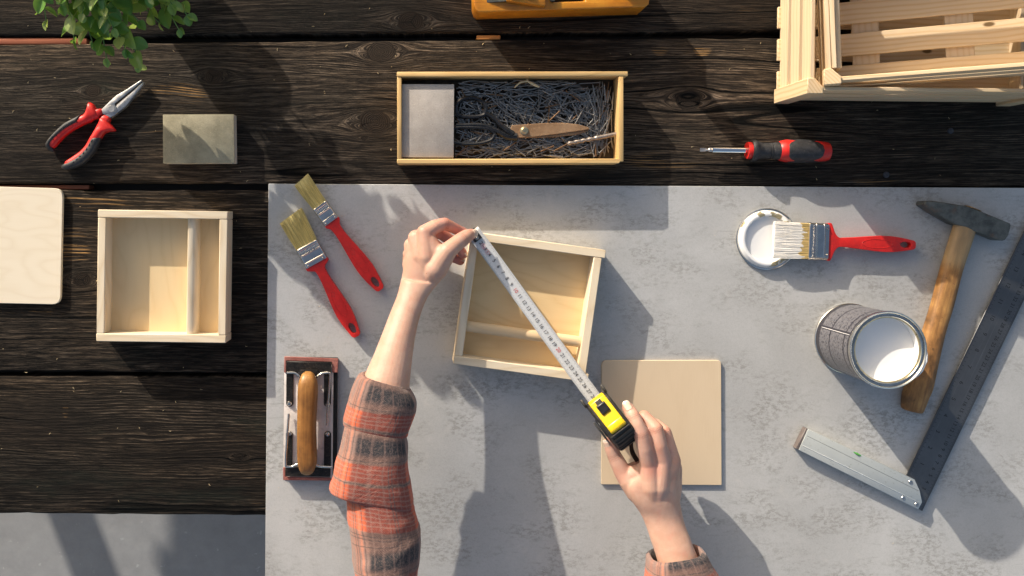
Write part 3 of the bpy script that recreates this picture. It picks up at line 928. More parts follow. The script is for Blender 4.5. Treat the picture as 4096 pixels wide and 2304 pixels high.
paintbrush('narrow clean paintbrush with red handle beside the wider clean one', z2(305, 116), z2(928, 976), 62, 0, (128, 82), 0.0100, 0.0092, flare=0.16, skew=-0.12)
paintbrush('wider clean paintbrush with red handle, bristles fanned', z2(222, 398), z2(742, 1340), 92, 0, (135, 84), 0.0100, 0.0092, flare=0.17, skew=-0.15)
zb = ZM(2900, 800, 3.22)
paintbrush('broad paintbrush with white paint on its bristles, resting on the lid', zb(622, 512), zb(2432, 580), 143, 0, (139, 80), 0.0175, 0.0100, painted=True, flare=0.02)

# ------------------------------------------------------------------ paint lid and paint can
M_TIN = plain('tinned_steel', (0.62, 0.60, 0.55), 0.2, 1.0, 0.1, 80)
M_GOLD = plain('gold_lacquer', (0.62, 0.50, 0.28), 0.3, 0.85, 0.15, 90)
g = G('white_paint')
co = g.obj()
c = g.mix(g.noise(co, 30, 4), (0.79, 0.79, 0.78), (0.84, 0.835, 0.82))
g.bump(g.noise(co, 60, 2), 0.06, 0.001)
M_WHITE = g.out(c, 0.22, 0, 0.5)
g = G('painted_gold_rim')
co = g.obj()
sp = g.noise(co, 38, 3, 0.6)
wm = g.step(sp, 0.56, 0.585)
c = g.mix(wm, (0.82, 0.815, 0.80), (0.50, 0.42, 0.25))
M_LIDRIM = g.out(c, 0.28, g.m('MULTIPLY', wm, 0.6), 0.5)
lp = W(*zb(553, 503), 0.009)
lid = thing('paint_can_cover', 'round can lid upside down with a pool of white paint', 'can lid', (lp.x, lp.y, BT + 0.0003))
R0 = 0.0435
obj('rim', lathe(new_bm(), [(R0 - 0.001, 0.0), (R0, 0.0012), (R0, 0.0028), (R0 - 0.0012, 0.0034), (R0 - 0.003, 0.003)], 72, cap=False), M_TIN, lid)
obj('lip', lathe(new_bm(), [(R0 - 0.0028, 0.0029), (R0 - 0.0046, 0.0064), (R0 - 0.0062, 0.0090), (R0 - 0.0082, 0.0096), (R0 - 0.0104, 0.0088), (R0 - 0.0116, 0.0045), (R0 - 0.0122, 0.0032)], 72, cap=False), M_LIDRIM, lid)
bm = lathe(new_bm(), [(0.0, 0.0038), (R0 - 0.016, 0.0037), (R0 - 0.0125, 0.0040), (R0 - 0.0110, 0.0056)], 72, cap=False)
obj('paint_pool', bm, M_WHITE, lid)

zk = ZM(3200, 1150, 2.898)
cb = W(3393, 1353)
HCAN = 0.1105
RC = 0.0490
can = thing('paint_can', 'open steel can of white paint with a dark printed label', 'paint can', (cb.x, cb.y, BT + 0.0003))
g = G('printed_can_label')
u, v, _ = g.sep(g.uv())
lines = g.m('PINGPONG', g.m('MULTIPLY', v, 46.0), 1.0)
colm = g.m('FLOOR', g.m('MULTIPLY', u, 26.0))
cell = g.noise(g.comb(g.m('FLOOR', g.m('MULTIPLY', u, 150.0)), g.m('FLOOR', g.m('MULTIPLY', v, 80.0)), 0.0), 0.73, 1)
word = g.m('GREATER_THAN', cell, 0.40)
frac = g.m('FRACT', g.m('MULTIPLY', v, 2.35))
block = g.m('MULTIPLY', g.step(frac, 0.03, 0.05), g.step(frac, 0.97, 0.95))
lettr = g.m('GREATER_THAN', g.m('FRACT', g.m('MULTIPLY', u, 330.0)), 0.2)
txt = g.m('MULTIPLY', g.m('MULTIPLY', word, lettr), block)
side = g.m('MULTIPLY', g.step(v, 0.10, 0.12), g.step(v, 0.97, 0.95))
cut = g.m('FRACT', g.m('ADD', g.m('MULTIPLY', u, 5.0), 0.82))
colb = g.m('MULTIPLY', g.step(cut, 0.04, 0.05), g.step(cut, 0.97, 0.96))
txt = g.m('MULTIPLY', g.m('MULTIPLY', txt, side), colb)
c = g.mix(g.m('MULTIPLY', txt, 0.85), (0.022, 0.021, 0.030), (0.17, 0.17, 0.19))
wl_ = g.m('MULTIPLY', g.m('MULTIPLY', g.step(cut, 0.008, 0.012), g.step(cut, 0.022, 0.018)), side)
c = g.mix(wl_, c, (0.75, 0.75, 0.76))
M_LABEL = g.out(c, 0.32, 0.0, 0.5)
bm = new_bm()
nseg = 96
rings = [[Vector((RC * math.cos(a), RC * math.sin(a), z)) for a in [2 * math.pi * k / nseg for k in range(nseg)]] for z in (0.004, 0.1005)]
loft(bm, rings, cap=False, uvs=[0.0, 1.0])
obj('label_wrap', bm, M_LABEL, can)
obj('bottom_rim', lathe(new_bm(), [(RC - 0.004, 0.0004), (RC + 0.0006, 0.0004), (RC + 0.0012, 0.0015), (RC + 0.0010, 0.0032), (RC + 0.0001, 0.0040)], 80), M_TIN, can)
obj('top_rim', lathe(new_bm(), [(RC + 0.0001, 0.1003), (RC + 0.0004, 0.1025), (RC + 0.0014, 0.1040), (RC + 0.0018, 0.1060), (RC + 0.0012, 0.1078), (RC + 0.0002, 0.1084), (RC - 0.0010, 0.1076), (RC - 0.0018, 0.1052), (RC - 0.0034, 0.1050), (RC - 0.0042, 0.1064), (RC - 0.0052, 0.1066), (RC - 0.0060, 0.1054)], 96, cap=False), M_TIN, can)
obj('inner_wall', lathe(new_bm(), [(RC - 0.0060, 0.1056), (RC - 0.0072, 0.1050), (RC - 0.0076, 0.1040), (RC - 0.0066, 0.1020)], 96, cap=False), M_GOLD, can)
obj('inner_wall', lathe(new_bm(), [(RC - 0.0065, 0.1022), (RC - 0.0064, 0.085)], 96, cap=False), M_WHITE, can)
obj('paint', lathe(new_bm(), [(0.0, 0.0885), (RC - 0.009, 0.0885), (RC - 0.0066, 0.0895)], 96, cap=False), M_WHITE, can)
bm = new_bm()
drip = [Vector(((RC + 0.0014 + (0.0012 if 2 < k < 9 else 0)) * math.cos(a), (RC + 0.0014) * math.sin(a), 0.1066 - 0.0006 * k * 0.3)) for k, a in enumerate([math.radians(-2 - 5.0 * q) for q in range(12)])]
tube(bm, drip, [0.0006, 0.0016, 0.0022, 0.0020, 0.0014, 0.0016, 0.0022, 0.0018, 0.0013, 0.0012, 0.0009, 0.0004], 8)
obj('paint_drip', bm, M_WHITE, can)

# ------------------------------------------------------------------ hammer
g = G('old_ash_handle')
x, y, z = g.sep(g.obj())
al = g.m('ADD', g.m('MULTIPLY', x, 0.24), g.m('MULTIPLY', y, 0.97)); ac = g.m('SUBTRACT', g.m('MULTIPLY', x, 0.97), g.m('MULTIPLY', y, 0.24))
f = g.noise(g.comb(g.m('MULTIPLY', al, 12.0), g.m('MULTIPLY', ac, 260.0), g.m('MULTIPLY', z, 200.0)), 1.0, 4, 0.65)
blo = g.noise(g.comb(g.m('MULTIPLY', al, 18.0), g.m('MULTIPLY', ac, 40.0), 0.0), 1.0, 5, 0.65)
c = g.ramp(blo, [(0.36, (0.11, 0.055, 0.02)), (0.5, (0.32, 0.155, 0.05)), (0.66, (0.50, 0.27, 0.085))])
c = g.mix(g.m('MULTIPLY', g.step(f, 0.6, 0.35), 0.55), c, (0.16, 0.08, 0.03))
c = g.mix(g.m('MULTIPLY', g.step(g.noise(g.obj(), 110, 4, 0.7), 0.62, 0.7), 0.6), c, (0.06, 0.035, 0.02))
c = g.mix(g.m('MULTIPLY', g.step(al, 0.055, 0.075), 0.55), c, (0.40, 0.30, 0.17))
g.bump(f, 0.3, 0.001)
M_HANDLE = g.out(c, 0.5, 0, 0.4)
g = G('dark_forged_steel')
co = g.obj()
n = g.noise(co, 70, 5, 0.7)
c = g.ramp(n, [(0.3, (0.045, 0.048, 0.044)), (0.5, (0.10, 0.106, 0.096)), (0.75, (0.17, 0.17, 0.155))])
c = g.mix(g.m('MULTIPLY', g.step(g.noise(co, 45, 3), 0.58, 0.72), 0.7), c, (0.14, 0.085, 0.055))
g.bump(g.noise(co, 180, 4, 0.7), 0.35, 0.001)
M_FORGED = g.out(c, 0.5, 0.3, 0.5)
zh = ZM(3640, 780, 4.528); zh2 = ZM(3560, 900, 1.2444)
hz0 = 0.0145
ho = W(3790, 1250, hz0)
ham = thing('hammer', 'old hammer with dark forged head and worn wooden handle behind the can', 'hammer', (ho.x, ho.y, BT + 0.0003))
HH = 0.023
poly = zpoly(zh, [(232, 160), (262, 112), (330, 103), (400, 104), (880, 178), (1010, 197), (1270, 296), (1800, 512), (1815, 545), (1805, 610), (1770, 730), (1710, 815), (1660, 828), (1600, 822), (1380, 735), (1150, 655), (980, 575), (800, 525), (450, 328), (245, 190)], HH, ho)
bm = new_bm()
t_ = bmesh.new()
vs = [t_.verts.new((p[0], p[1], 0)) for p in poly]
t_.faces.new(vs)
bmesh.ops.recalc_face_normals(t_, faces=t_.faces[:])
r = bmesh.ops.extrude_face_region(t_, geom=t_.faces[:])
for e in r['geom']:
    if isinstance(e, bmesh.types.BMVert): e.co.z = HH
bmesh.ops.recalc_face_normals(t_, faces=t_.faces[:])
t_.normal_update()
es = [e for e in t_.edges if len(e.link_faces) == 2 and e.calc_face_angle(0) > 0.9 and abs(e.verts[0].co.z - e.verts[1].co.z) < 1e-6]
bmesh.ops.bevel(t_, geom=es, offset=0.005, segments=3, affect='EDGES', profile=0.6, clamp_overlap=True)
merge(bm, t_)
obj('head', bm, M_FORGED, ham, angle=30)
bm = new_bm()
eloft(bm, [(zh(800, 520), zh(1170, 660), hz0, 0.0105), (zh(770, 640), zh(1140, 760), hz0, 0.0105), (zh2(250, 230), zh2(356, 230), hz0, 0.0108), (zh2(205, 400), zh2(312, 400), hz0, 0.0112), (zh2(165, 530), zh2(272, 530), hz0, 0.0118), (zh2(118, 690), zh2(234, 690), hz0, 0.0128), (zh2(82, 790), zh2(208, 810), hz0, 0.0133), (zh2(64, 850), zh2(186, 862), hz0, 0.0134), (zh2(62, 905), zh2(160, 925), hz0, 0.013), (zh2(70, 918), zh2(148, 934), hz0, 0.0118)], 24, 2.5, 4, Vector((ho.x, ho.y, BT + .0003)), (False, False))
obj('handle', bm, M_HANDLE, ham, angle=45)
bm = new_bm()
eloft(bm, [(zh(1000, 185), zh(1278, 300), hz0, 0.007), (zh(1018, 205), zh(1262, 306), hz0, 0.007)], 14, 3, 1, Vector((ho.x, ho.y, BT + .0003)), (False, False))
obj('handle_end', bm, plain('splintered_end_grain', (0.32, 0.2, 0.1), 0.9, 0, 0.4, 400, 0.5), ham)

# ------------------------------------------------------------------ try square
zq = ZM(3100, 1600, 2.0582)
g = G('worn_blade_steel')
co = g.obj()
x, y, z = g.sep(co)
st = g.noise(g.comb(g.m('MULTIPLY', x, 6.0), g.m('MULTIPLY', y, 500.0), 0.0), 1.0, 4, 0.7)
n = g.noise(co, 20, 5, 0.65)
c = g.mix(n, (0.10, 0.10, 0.10), (0.22, 0.217, 0.213))
c = g.mix(g.m('MULTIPLY', g.step(st, 0.55, 0.75), 0.25), c, (0.5, 0.5, 0.5))
hw_ = 0.0211
for (pitch, long_every, side, ln) in ((0.001, 10, -1, 0.005), (0.0015875, 8, 1, 0.0052)):
    fr = g.m('FRACT', g.m('DIVIDE', x, pitch))
    tick = g.m('MULTIPLY', g.step(fr, 0.0, 0.1), g.step(fr, 0.45, 0.35))
    edge = g.m('MULTIPLY', y, float(side))
    lon = g.m('FRACT', g.m('DIVIDE', x, pitch * long_every / 2))
    reach = g.m('ADD', ln * 0.62, g.m('MULTIPLY', g.m('LESS_THAN', lon, 2.0 / long_every), ln * 0.5))
    zone = g.m('GREATER_THAN', edge, g.m('SUBTRACT', hw_, reach))
    c = g.mix(g.m('MULTIPLY', g.m('MULTIPLY', tick, zone), 0.75), c, (0.03, 0.03, 0.033))
M_BLADE = g.out(c, g.m('ADD', 0.28, g.m('MULTIPLY', n, 0.2)), 0.85, 0.5)
qz = 0.0062 + BT
qa = W(*zq(1198, 880), qz)           # corner end of the blade axis
e0, e1 = W(*zq(1350, 60), qz), W(*zq(1080, 620), qz)
ud = (e0 - e1).normalized()
ang = math.atan2(ud.y, ud.x)
# blade centre line
cl = (W(*zq(1350, 60), qz) + W(*zq(1614, 60), qz)) / 2
mid_w = ((W(*zq(1650, 0), qz) - W(*zq(1350, 60), qz)).dot(Vector((-ud.y, ud.x, 0)))) / 2
e_mid = W(*zq(1350, 60), qz) + Vector((-ud.y, ud.x, 0)) * mid_w
base = e_mid + ud * ((W(*zq(1205, 912), qz) - e_mid).dot(ud))
sq = thing('try_square', 'metal try square with dark engraved blade and pale aluminium stock', 'try square', (base.x, base.y, BT + 0.0003), ang)
lb_ = 0.45
bm = new_bm()
prism(bm, [(0, -hw_), (lb_, -hw_), (lb_, hw_), (0.004, hw_)], 0.0054, 0.0068, 0.0003, 1)
bl_o = obj('blade', bm, M_BLADE, sq)
M_INK = plain('engraved_black', (0.012, 0.012, 0.013), 0.6, 0, 0.1, 50)
bm = new_bm()
def sq_local(px, py):
    p = W(*zq(px, py), qz) - base
    return p.dot(ud), p.dot(Vector((-ud.y, ud.x, 0)))
c12 = sq_local(1460, 245); c3 = sq_local(1220, 725)
stepc = (c12[0] - c3[0]) / 9
i2 = sq_local(1270, 390); i3 = sq_local(1340, 255)
for k in range(3, 42):
    mt = Matrix.Translation((c3[0] + stepc * (k - 3), (c3[1] + c12[1]) / 2, 0.0069)) @ Matrix.Rotation(math.pi, 4, 'Z')
    add_text(bm, str(k), 0.0075, mt)
for k in range(1, 17):
    mt = Matrix.Translation((i2[0] + 0.0254 * (k - 2), (i2[1] + i3[1]) / 2, 0.0069)) @ Matrix.Rotation(math.pi, 4, 'Z')
    add_text(bm, str(k), 0.0085, mt)
obj('scale_numbers', bm, M_INK, bl_o, smooth=False)
g = G('brushed_aluminium')
co = g.obj()
n = g.noise(co, 45, 5, 0.65)
c = g.mix(n, (0.40, 0.43, 0.43), (0.50, 0.53, 0.52))
c = g.mix(g.m('MULTIPLY', g.step(g.noise(co, 300, 3), 0.64, 0.72), 0.4), c, (0.2, 0.2, 0.15))
M_ALU = g.out(c, 0.42, 0.25, 0.5)
qh = 0.0125
qo = Vector((base.x, base.y, 0))
def qpoly(pts):
    out = []
    for p in pts:
        w_ = W(*zq(*p), qh + BT) - base
        out.append((w_.dot(ud), w_.dot(Vector((-ud.y, ud.x, 0)))))
    return out
obj('stock', prism(new_bm(), qpoly([(272, 238), (196, 412), (1180, 902), (1212, 842), (1192, 745), (1150, 655)]), 0.0003, qh, 0.0009, 2), M_ALU, sq)
def strip(a, b, wd_, z0, z1, mat, nm, par):
    (ax, ay), (bx, by) = qpoly([a, b])
    d_ = Vector((bx - ax, by - ay)).normalized(); nn = Vector((-d_.y, d_.x)) * wd_ / 2
    obj(nm, prism(new_bm(), [(ax + nn.x, ay + nn.y), (ax - nn.x, ay - nn.y), (bx - nn.x, by - nn.y), (bx + nn.x, by + nn.y)][::1], z0, z1, 0.0003, 1), mat, par)
strip((226, 374), (1198, 850), 0.0010, qh - 0.0004, qh + 0.0005, plain('polished_rib', (0.75, 0.77, 0.77), 0.25, 0.5), 'ridge', sq)
strip((262, 294), (1186, 750), 0.0006, qh - 0.0004, qh + 0.0002, M_BLACKP, 'groove', sq)
obj('end_cap', prism(new_bm(), qpoly([(258, 231), (274, 238), (194, 412), (174, 404)]), 0.0002, qh - 0.0008, 0.0006, 1), plain('brown_end_cap', (0.12, 0.10, 0.095), 0.5), sq)
for p in ((1115, 675), (1055, 807), (1165, 860)):
    (rx, ry), = qpoly([p])
    obj('rivet', lathe(new_bm(), [(0.0, 0.0004), (0.0016, 0.0005), (0.0024, 0.0009), (0.0030, 0.0002)], 18, Matrix.Translation((rx, ry, qh)), cap=False), M_STEEL, sq)
(gx, gy), (gx2, gy2) = qpoly([(640, 425), (715, 463)])
gm_ = G('green_vial')
gm_.out((0.12, 0.38, 0.08), 0.15)
bm = tube(new_bm(), [Vector((gx, gy, qh - 0.001)), Vector(((gx + gx2) / 2, (gy + gy2) / 2, qh)), Vector((gx2, gy2, qh - 0.001))], [0.0008, 0.0018, 0.0008], 10)
obj('level_vial', bm, gm_.mat, sq)
# ------------------------------------------------------------------ screwdriver
zd = ZM(2780, 540, 4.6)
sr = 0.0164
su = (D - sr) / F / 4.6
s0 = W(*zd(90, 272), sr)
drv = thing('screwdriver', 'stubby red and black screwdriver lying on the dark planks', 'screwdriver', (s0.x, s0.y, sr + 0.0004), math.radians(-0.8))
AX = Matrix.Rotation(math.pi / 2, 4, 'Y')
def xl(prof, n=36, cap=True, flat=None):
    return lathe(new_bm(), [(r * su, (x - 90) * su) for x, r in prof], n, AX, cap)
bm = new_bm()
loft(bm, [[Vector(((x - 90) * su, yy * hw * su, zz * hz * su)) for yy, zz in ((1, 1), (-1, 1), (-1, -1), (1, -1))] for x, hw, hz in ((90, 32, 6), (150, 31, 9), (195, 26, 20))])
bmesh.ops.recalc_face_normals(bm, faces=bm.faces[:])
merge(bm, xl([(190, 25), (240, 24), (255, 40), (312, 42)], 6))
obj('bit', bm, plain('grey_bit_steel', (0.55, 0.5, 0.45), 0.4, 1.0, 0.15, 200), drv)
obj('shaft', xl([(305, 46), (312, 55), (985, 55)], 32), plain('mirror_chrome', (0.78, 0.77, 0.76), 0.06, 1.0, 0.03, 60), drv)
obj('collar', xl([(955, 60), (950, 150), (985, 158), (1052, 150), (1060, 120)], 40), M_RED, drv)
obj('neck', xl([(1030, 100), (1022, 190), (1050, 204), (1090, 204), (1125, 188), (1170, 156), (1250, 145), (1350, 147), (1356, 138), (1366, 138), (1372, 148), (1392, 148), (1400, 138), (1410, 138), (1418, 148), (1500, 160), (1560, 170)], 40), M_BLACK, drv)
bprof = [(1500, 130), (1510, 150), (1560, 182), (1650, 206), (1800, 214), (1950, 214), (2150, 206), (2300, 188), (2400, 178), (2450, 160), (2478, 110), (2486, 40)]
obj('grip', xl(bprof, 44), M_RED, drv)
def brad(x):
    for (a, ra), (b, rb) in zip(bprof, bprof[1:]):
        if x <= b: return ra + (rb - ra) * (x - a) / (b - a)
    return 40
for sgn in (0, 2.1, -2.1):
    bm = new_bm()
    nu, nv = 20, 12
    vv = []
    for i in range(nu + 1):
        t = -1 + 2 * i / nu
        x = 1972 + 346 * t
        ext = math.radians(72) * max(0.02, (1 - abs(t) ** 2.6)) ** 0.5
        row = []
        for j in range(nv + 1):
            q = -1 + 2 * j / nv
            ph = sgn + ext * q
            lift = 5 * (1 - max(abs(t), abs(q)) ** 8) - 1.5
            r = (brad(x) + lift) * su
            row.append(bm.verts.new(((x - 90) * su, r * math.sin(ph), r * math.cos(ph))))
        vv.append(row)
    for i in range(nu):
        for j in range(nv):
            bm.faces.new((vv[i][j], vv[i + 1][j], vv[i + 1][j + 1], vv[i][j + 1]))
    bmesh.ops.recalc_face_normals(bm, faces=bm.faces[:])
    obj('grip_pad', bm, M_BLACK, drv, angle=60)

# ------------------------------------------------------------------ pliers
zp = ZM(150, 300, 3.622)
pz = 0.008
po = W(*zp(1075, 485), pz); po.z = 0.0006
pl = thing('pliers', 'long nose pliers with red and black handles lying open on the planks', 'pliers', po)
M_PLST = plain('satin_plier_steel', (0.52, 0.51, 0.49), 0.42, 0.85, 0.2, 120, 0.15, 700, dirt=((0.22, 0.17, 0.12), 0.5))
def ppoly(pts, z=0.012):
    return [((W(*zp(*p), z) - po).x, (W(*zp(*p), z) - po).y) for p in pts]
obj('jaw', prism(new_bm(), ppoly([(915, 512), (1010, 420), (1115, 322), (1150, 292), (1290, 212), (1440, 112), (1506, 68), (1516, 88), (1400, 190), (1290, 280), (1205, 350), (1125, 412), (1122, 436), (1145, 460), (1146, 520), (1095, 575), (1010, 560), (955, 575)][::-1]), 0.0035, 0.0125, 0.0014, 2), M_PLST, pl)
obj('jaw', prism(new_bm(), ppoly([(1543, 98), (1526, 140), (1440, 250), (1370, 335), (1290, 440), (1200, 515), (1100, 590), (1030, 632), (958, 588), (1000, 530), (1080, 520), (1142, 432), (1216, 365), (1330, 272), (1420, 190), (1512, 108)][::-1]), 0.002, 0.0112, 0.0014, 2), M_PLST, pl)
obj('pivot', lathe(new_bm(), [(0.0, 0.0131), (0.0046, 0.0131), (0.0050, 0.0127), (0.0051, 0.0120)], 28, Matrix.Translation((*ppoly([(1072, 490)])[0], 0)), cap=False), M_PLST, pl)
O3 = Vector((po.x, po.y, po.z))
def zsec(zf, lst):
    return [(zf(*a), zf(*b), zc, hz) for a, b, zc, hz in lst]
# upper handle
bm = new_bm()
eloft(bm, zsec(zp, [((908, 490), (938, 585), .0085, .0062), ((835, 505), (868, 620), .0085, .0066)]), 20, 3.5, 1, O3)
eloft(bm, zsec(zp, [((842, 470), (866, 640), .009, .0074), ((810, 420), (830, 655), .009, .0080), ((745, 398), (790, 680), .009, .0082), ((728, 470), (745, 700), .009, .0082), ((690, 560), (700, 715), .009, .0080), ((602, 604), (622, 752), .009, .0078), ((500, 655), (530, 806), .009, .0076), ((392, 722), (425, 880), .009, .0076), ((292, 815), (340, 958), .009, .0076), ((212, 905), (282, 1028), .009, .0074), ((150, 985), (262, 1050), .0088, .0068)]), 22, 2.4, 3, O3)
obj('handle', bm, M_RED, pl, angle=50)
bm = new_bm()
eloft(bm, zsec(zp, [((606, 592), (606, 660), .0098, .0078), ((560, 612), (585, 712), .0098, .0080), ((495, 645), (530, 738), .0098, .0080), ((388, 708), (440, 790), .0098, .0080), ((286, 802), (345, 862), .0098, .0080), ((195, 900), (250, 945), .0096, .0080), ((130, 995), (212, 1022), .0094, .0080), ((132, 1050), (250, 1082), .0090, .0066)]), 20, 2.4, 3, O3)
gp = obj('grip', bm, M_BLACK, pl, angle=50)
bm = new_bm()
for (a, b) in (((550, 650), (560, 690)), ((478, 690), (490, 722)), ((420, 720), (432, 752)), ((362, 760), (376, 790)), ((308, 805), (322, 832)), ((256, 858), (270, 884)), ((205, 915), (222, 938))):
    A, B = W(*zp(*a), .0178) - O3, W(*zp(*b), .0178) - O3
    tube(bm, [A, B], 0.0008, 6)
obj('grip_ribs', bm, M_BLACKP, gp)
# lower handle
bm = new_bm()
eloft(bm, zsec(zp, [((935, 605), (1062, 655), .0085, .0062), ((905, 655), (1040, 715), .0085, .0066)]), 20, 3.5, 1, O3)
eloft(bm, zsec(zp, [((900, 655), (1055, 700), .009, .0074), ((885, 690), (1125, 780), .009, .0080), ((860, 740), (1130, 812), .009, .0080), ((838, 785), (1000, 838), .009, .0080), ((800, 850), (945, 900), .009, .0080), ((755, 925), (905, 960), .009, .0078), ((700, 1020), (860, 1060), .009, .0076), ((620, 1108), (770, 1170), .009, .0076), ((510, 1185), (660, 1275), .009, .0074), ((412, 1250), (520, 1345), .009, .0070)]), 22, 2.4, 3, O3)
obj('handle', bm, M_RED, pl, angle=50)
bm = new_bm()
eloft(bm, zsec(zp, [((800, 912), (925, 928), .0096, .0074), ((775, 940), (912, 955), .0098, .0080), ((725, 1035), (872, 1062), .0098, .0080), ((645, 1128), (790, 1180), .0098, .0080), ((540, 1208), (680, 1288), .0098, .0080), ((440, 1262), (560, 1345), .0094, .0078), ((382, 1290), (440, 1375), .0090, .0068)]), 20, 2.4, 3, O3)
gp = obj('grip', bm, M_BLACK, pl, angle=50)
bm = new_bm()
for (a, b) in (((790, 935), (770, 965)), ((752, 995), (738, 1025)), ((715, 1058), (696, 1084)), ((668, 1115), (650, 1136)), ((618, 1163), (600, 1180)), ((572, 1208), (552, 1226)), ((522, 1248), (498, 1266))):
    A, B = W(*zp(*a), .0176) - O3, W(*zp(*b), .0176) - O3
    tube(bm, [A, B], 0.0007, 6)
obj('grip_ribs', bm, plain('scuffed_rubber_rib', (0.12, 0.12, 0.12), 0.7), gp)

# ------------------------------------------------------------------ hand sander
zs2 = ZM(1120, 1400, 2.586)
h0 = 0.012
sa, sb = W(*zs2(38, 1345), h0), W(*zs2(592, 70), h0)
snd = thing('hand_sander', 'drywall hand sander with wooden bar handle and wire clamps', 'hand sander', ((sa.x + sb.x) / 2, (sa.y + sb.y) / 2, BT + 0.0003), math.radians(-0.5))
sO = Vector(snd.location)
def sp(x, y, z=0.012):
    p = W(*zs2(x, y), z + BT) - sO
    return (p.x, p.y)
def sbox(x0, y0, x1, y1, z0, z1, mat, nm, bev=0.0008, par=None):
    a, b = sp(x0, y1, z1), sp(x1, y0, z1)
    return obj(nm, box(new_bm(), (a[0], a[1], z0), (b[0], b[1], z1), bev), mat, par or snd)
M_SPAPER = abrasive('red_sandpaper', (0.26, 0.085, 0.07), (0.38, 0.17, 0.14), 500, 0.6)
M_SPLATE = plain('white_metal_plate', (0.62, 0.57, 0.54), 0.45, 0.0, 0.12, 40, 0, 400, 0.5, ((0.25, 0.19, 0.15), 0.55))
M_SBLACK = plain('speckled_black_steel', (0.022, 0.020, 0.018), 0.42, 0.5, 0.4, 200, 0.25, 500, dirt=((0.15, 0.11, 0.08), 0.6))
sbox(44, 80, 590, 1335, 0.0016, 0.0085, plain('black_felt_pad', (0.015, 0.015, 0.015), 0.95, 0, 0.4, 300, 0.4, 700), 'pad')
sbox(42, 76, 592, 1340, 0.0, 0.0013, M_SPAPER, 'sandpaper_sheet', 0.0003)
sbox(40, 150, 548, 1330, 0.0088, 0.0112, M_SPLATE, 'base_plate')
bm = new_bm()
prism(bm, [sp(*p, .0125) for p in [(38, 235), (40, 68), (590, 84), (600, 95), (592, 232), (536, 230), (532, 120), (62, 112), (60, 235)]][::-1], 0.0114, 0.0135, 0.0006, 1)
obj('sandpaper_fold', bm, M_SPAPER, snd)
bm = new_bm()
prism(bm, [sp(*p, .0125) for p in [(38, 1348), (36, 1215), (60, 1215), (62, 1312), (530, 1318), (530, 1350)]], 0.0114, 0.0130, 0.0006, 1)
obj('sandpaper_fold', bm, M_SPAPER, snd)
def clamp(pts, rv):
    o_ = obj('clamp_plate', prism(new_bm(), [sp(*p, .0165) for p in pts][::-1], 0.0137, 0.0160, 0.0007, 1), M_SBLACK, snd)
clamp([(62, 118), (528, 128), (526, 235), (60, 235)], None)
clamp([(60, 1212), (528, 1222), (526, 1312), (58, 1308)], None)
for (xa, xb, ya, yb, rx, ry) in ((60, 134, 236, 590, 95, 557), (450, 524, 250, 588, 492, 565), (60, 130, 842, 1213, 100, 868), (457, 530, 840, 1213, 493, 872)):
    r_ = (xb - xa) / 2; cx_ = (xa + xb) / 2
    up_ = ya > 700
    pts = []
    if up_:
        pts = [(xa, yb), (xb, yb)] + [(cx_ + r_ * math.cos(a), ya + r_ - r_ * math.sin(a)) for a in [math.pi * k / 10 for k in range(11)]]
    else:
        pts = [(xb, ya), (xa, ya)] + [(cx_ - r_ * math.cos(a), yb - r_ + r_ * math.sin(a)) for a in [math.pi * k / 10 for k in range(11)]]
    ar = obj('clamp_arm', prism(new_bm(), [sp(*p, .0145) for p in pts][::-1], 0.0113, 0.0134, 0.0006, 1), M_SBLACK, snd)
    c_ = sp(rx, ry, .0145)
    obj('rivet', lathe(new_bm(), [(0.0, 0.0163), (0.0022, 0.0158), (0.0036, 0.0134)], 18, Matrix.Translation((*c_, 0)), cap=False), M_STEEL, ar)
for pts in ([(68, 236, .0175), (145, 236, .0175), (185, 262, .0185), (200, 275, .0185)], [(385, 272, .0185), (420, 245, .0185), (470, 232, .0185), (505, 236, .019), (514, 262, .019), (500, 480, .019), (492, 620, .0185), (484, 778, .0165)],
            [(92, 660, .0165), (84, 770, .018), (76, 920, .0185), (66, 1080, .019), (66, 1195, .019), (80, 1206, .0185), (130, 1206, .018), (170, 1188, .0185), (195, 1180, .0185)], [(372, 1180, .0185), (410, 1202, .018), (470, 1206, .0175), (545, 1208, .0165)]):
    P = [Vector((*sp(x, y, z), z)) for x, y, z in pts]
    obj('clamp_wire', tube(new_bm(), smooth_path(P, 5), 0.0017, 10), M_STEEL, snd)
g = G('varnished_beech')
x, y, z = g.sep(g.obj())
f = g.noise(g.comb(g.m('MULTIPLY', x, 500.0), g.m('MULTIPLY', y, 14.0), g.m('MULTIPLY', z, 500.0)), 1.0, 4, 0.6)
b_ = g.noise(g.obj(), 24, 4, 0.6)
c = g.ramp(g.m('ADD', g.m('MULTIPLY', f, 0.35), g.m('MULTIPLY', b_, 0.65)), [(0.32, (0.12, 0.05, 0.012)), (0.5, (0.27, 0.12, 0.028)), (0.68, (0.40, 0.20, 0.055))])
c = g.mix(g.m('MULTIPLY', g.step(g.noise(g.obj(), 260, 2), 0.70, 0.75), 0.7), c, (0.10, 0.05, 0.02))
M_BEECH = g.out(c, 0.42, 0, 0.5)
bm = new_bm()
eloft(bm, [(zs2(*a), zs2(*b), zc, hz) for a, b, zc, hz in [((204, 290), (366, 290), .036, .0115), ((188, 350), (384, 350), .037, .0130), ((182, 480), (386, 480), .0375, .0138), ((180, 760), (374, 760), .0375, .0138), ((182, 1000), (380, 1000), .0375, .0138), ((188, 1150), (384, 1150), .037, .0130), ((204, 1225), (368, 1225), .036, .0115)]], 28, 3.0, 4, sO)
hd = obj('handle', bm, M_BEECH, snd, angle=50)
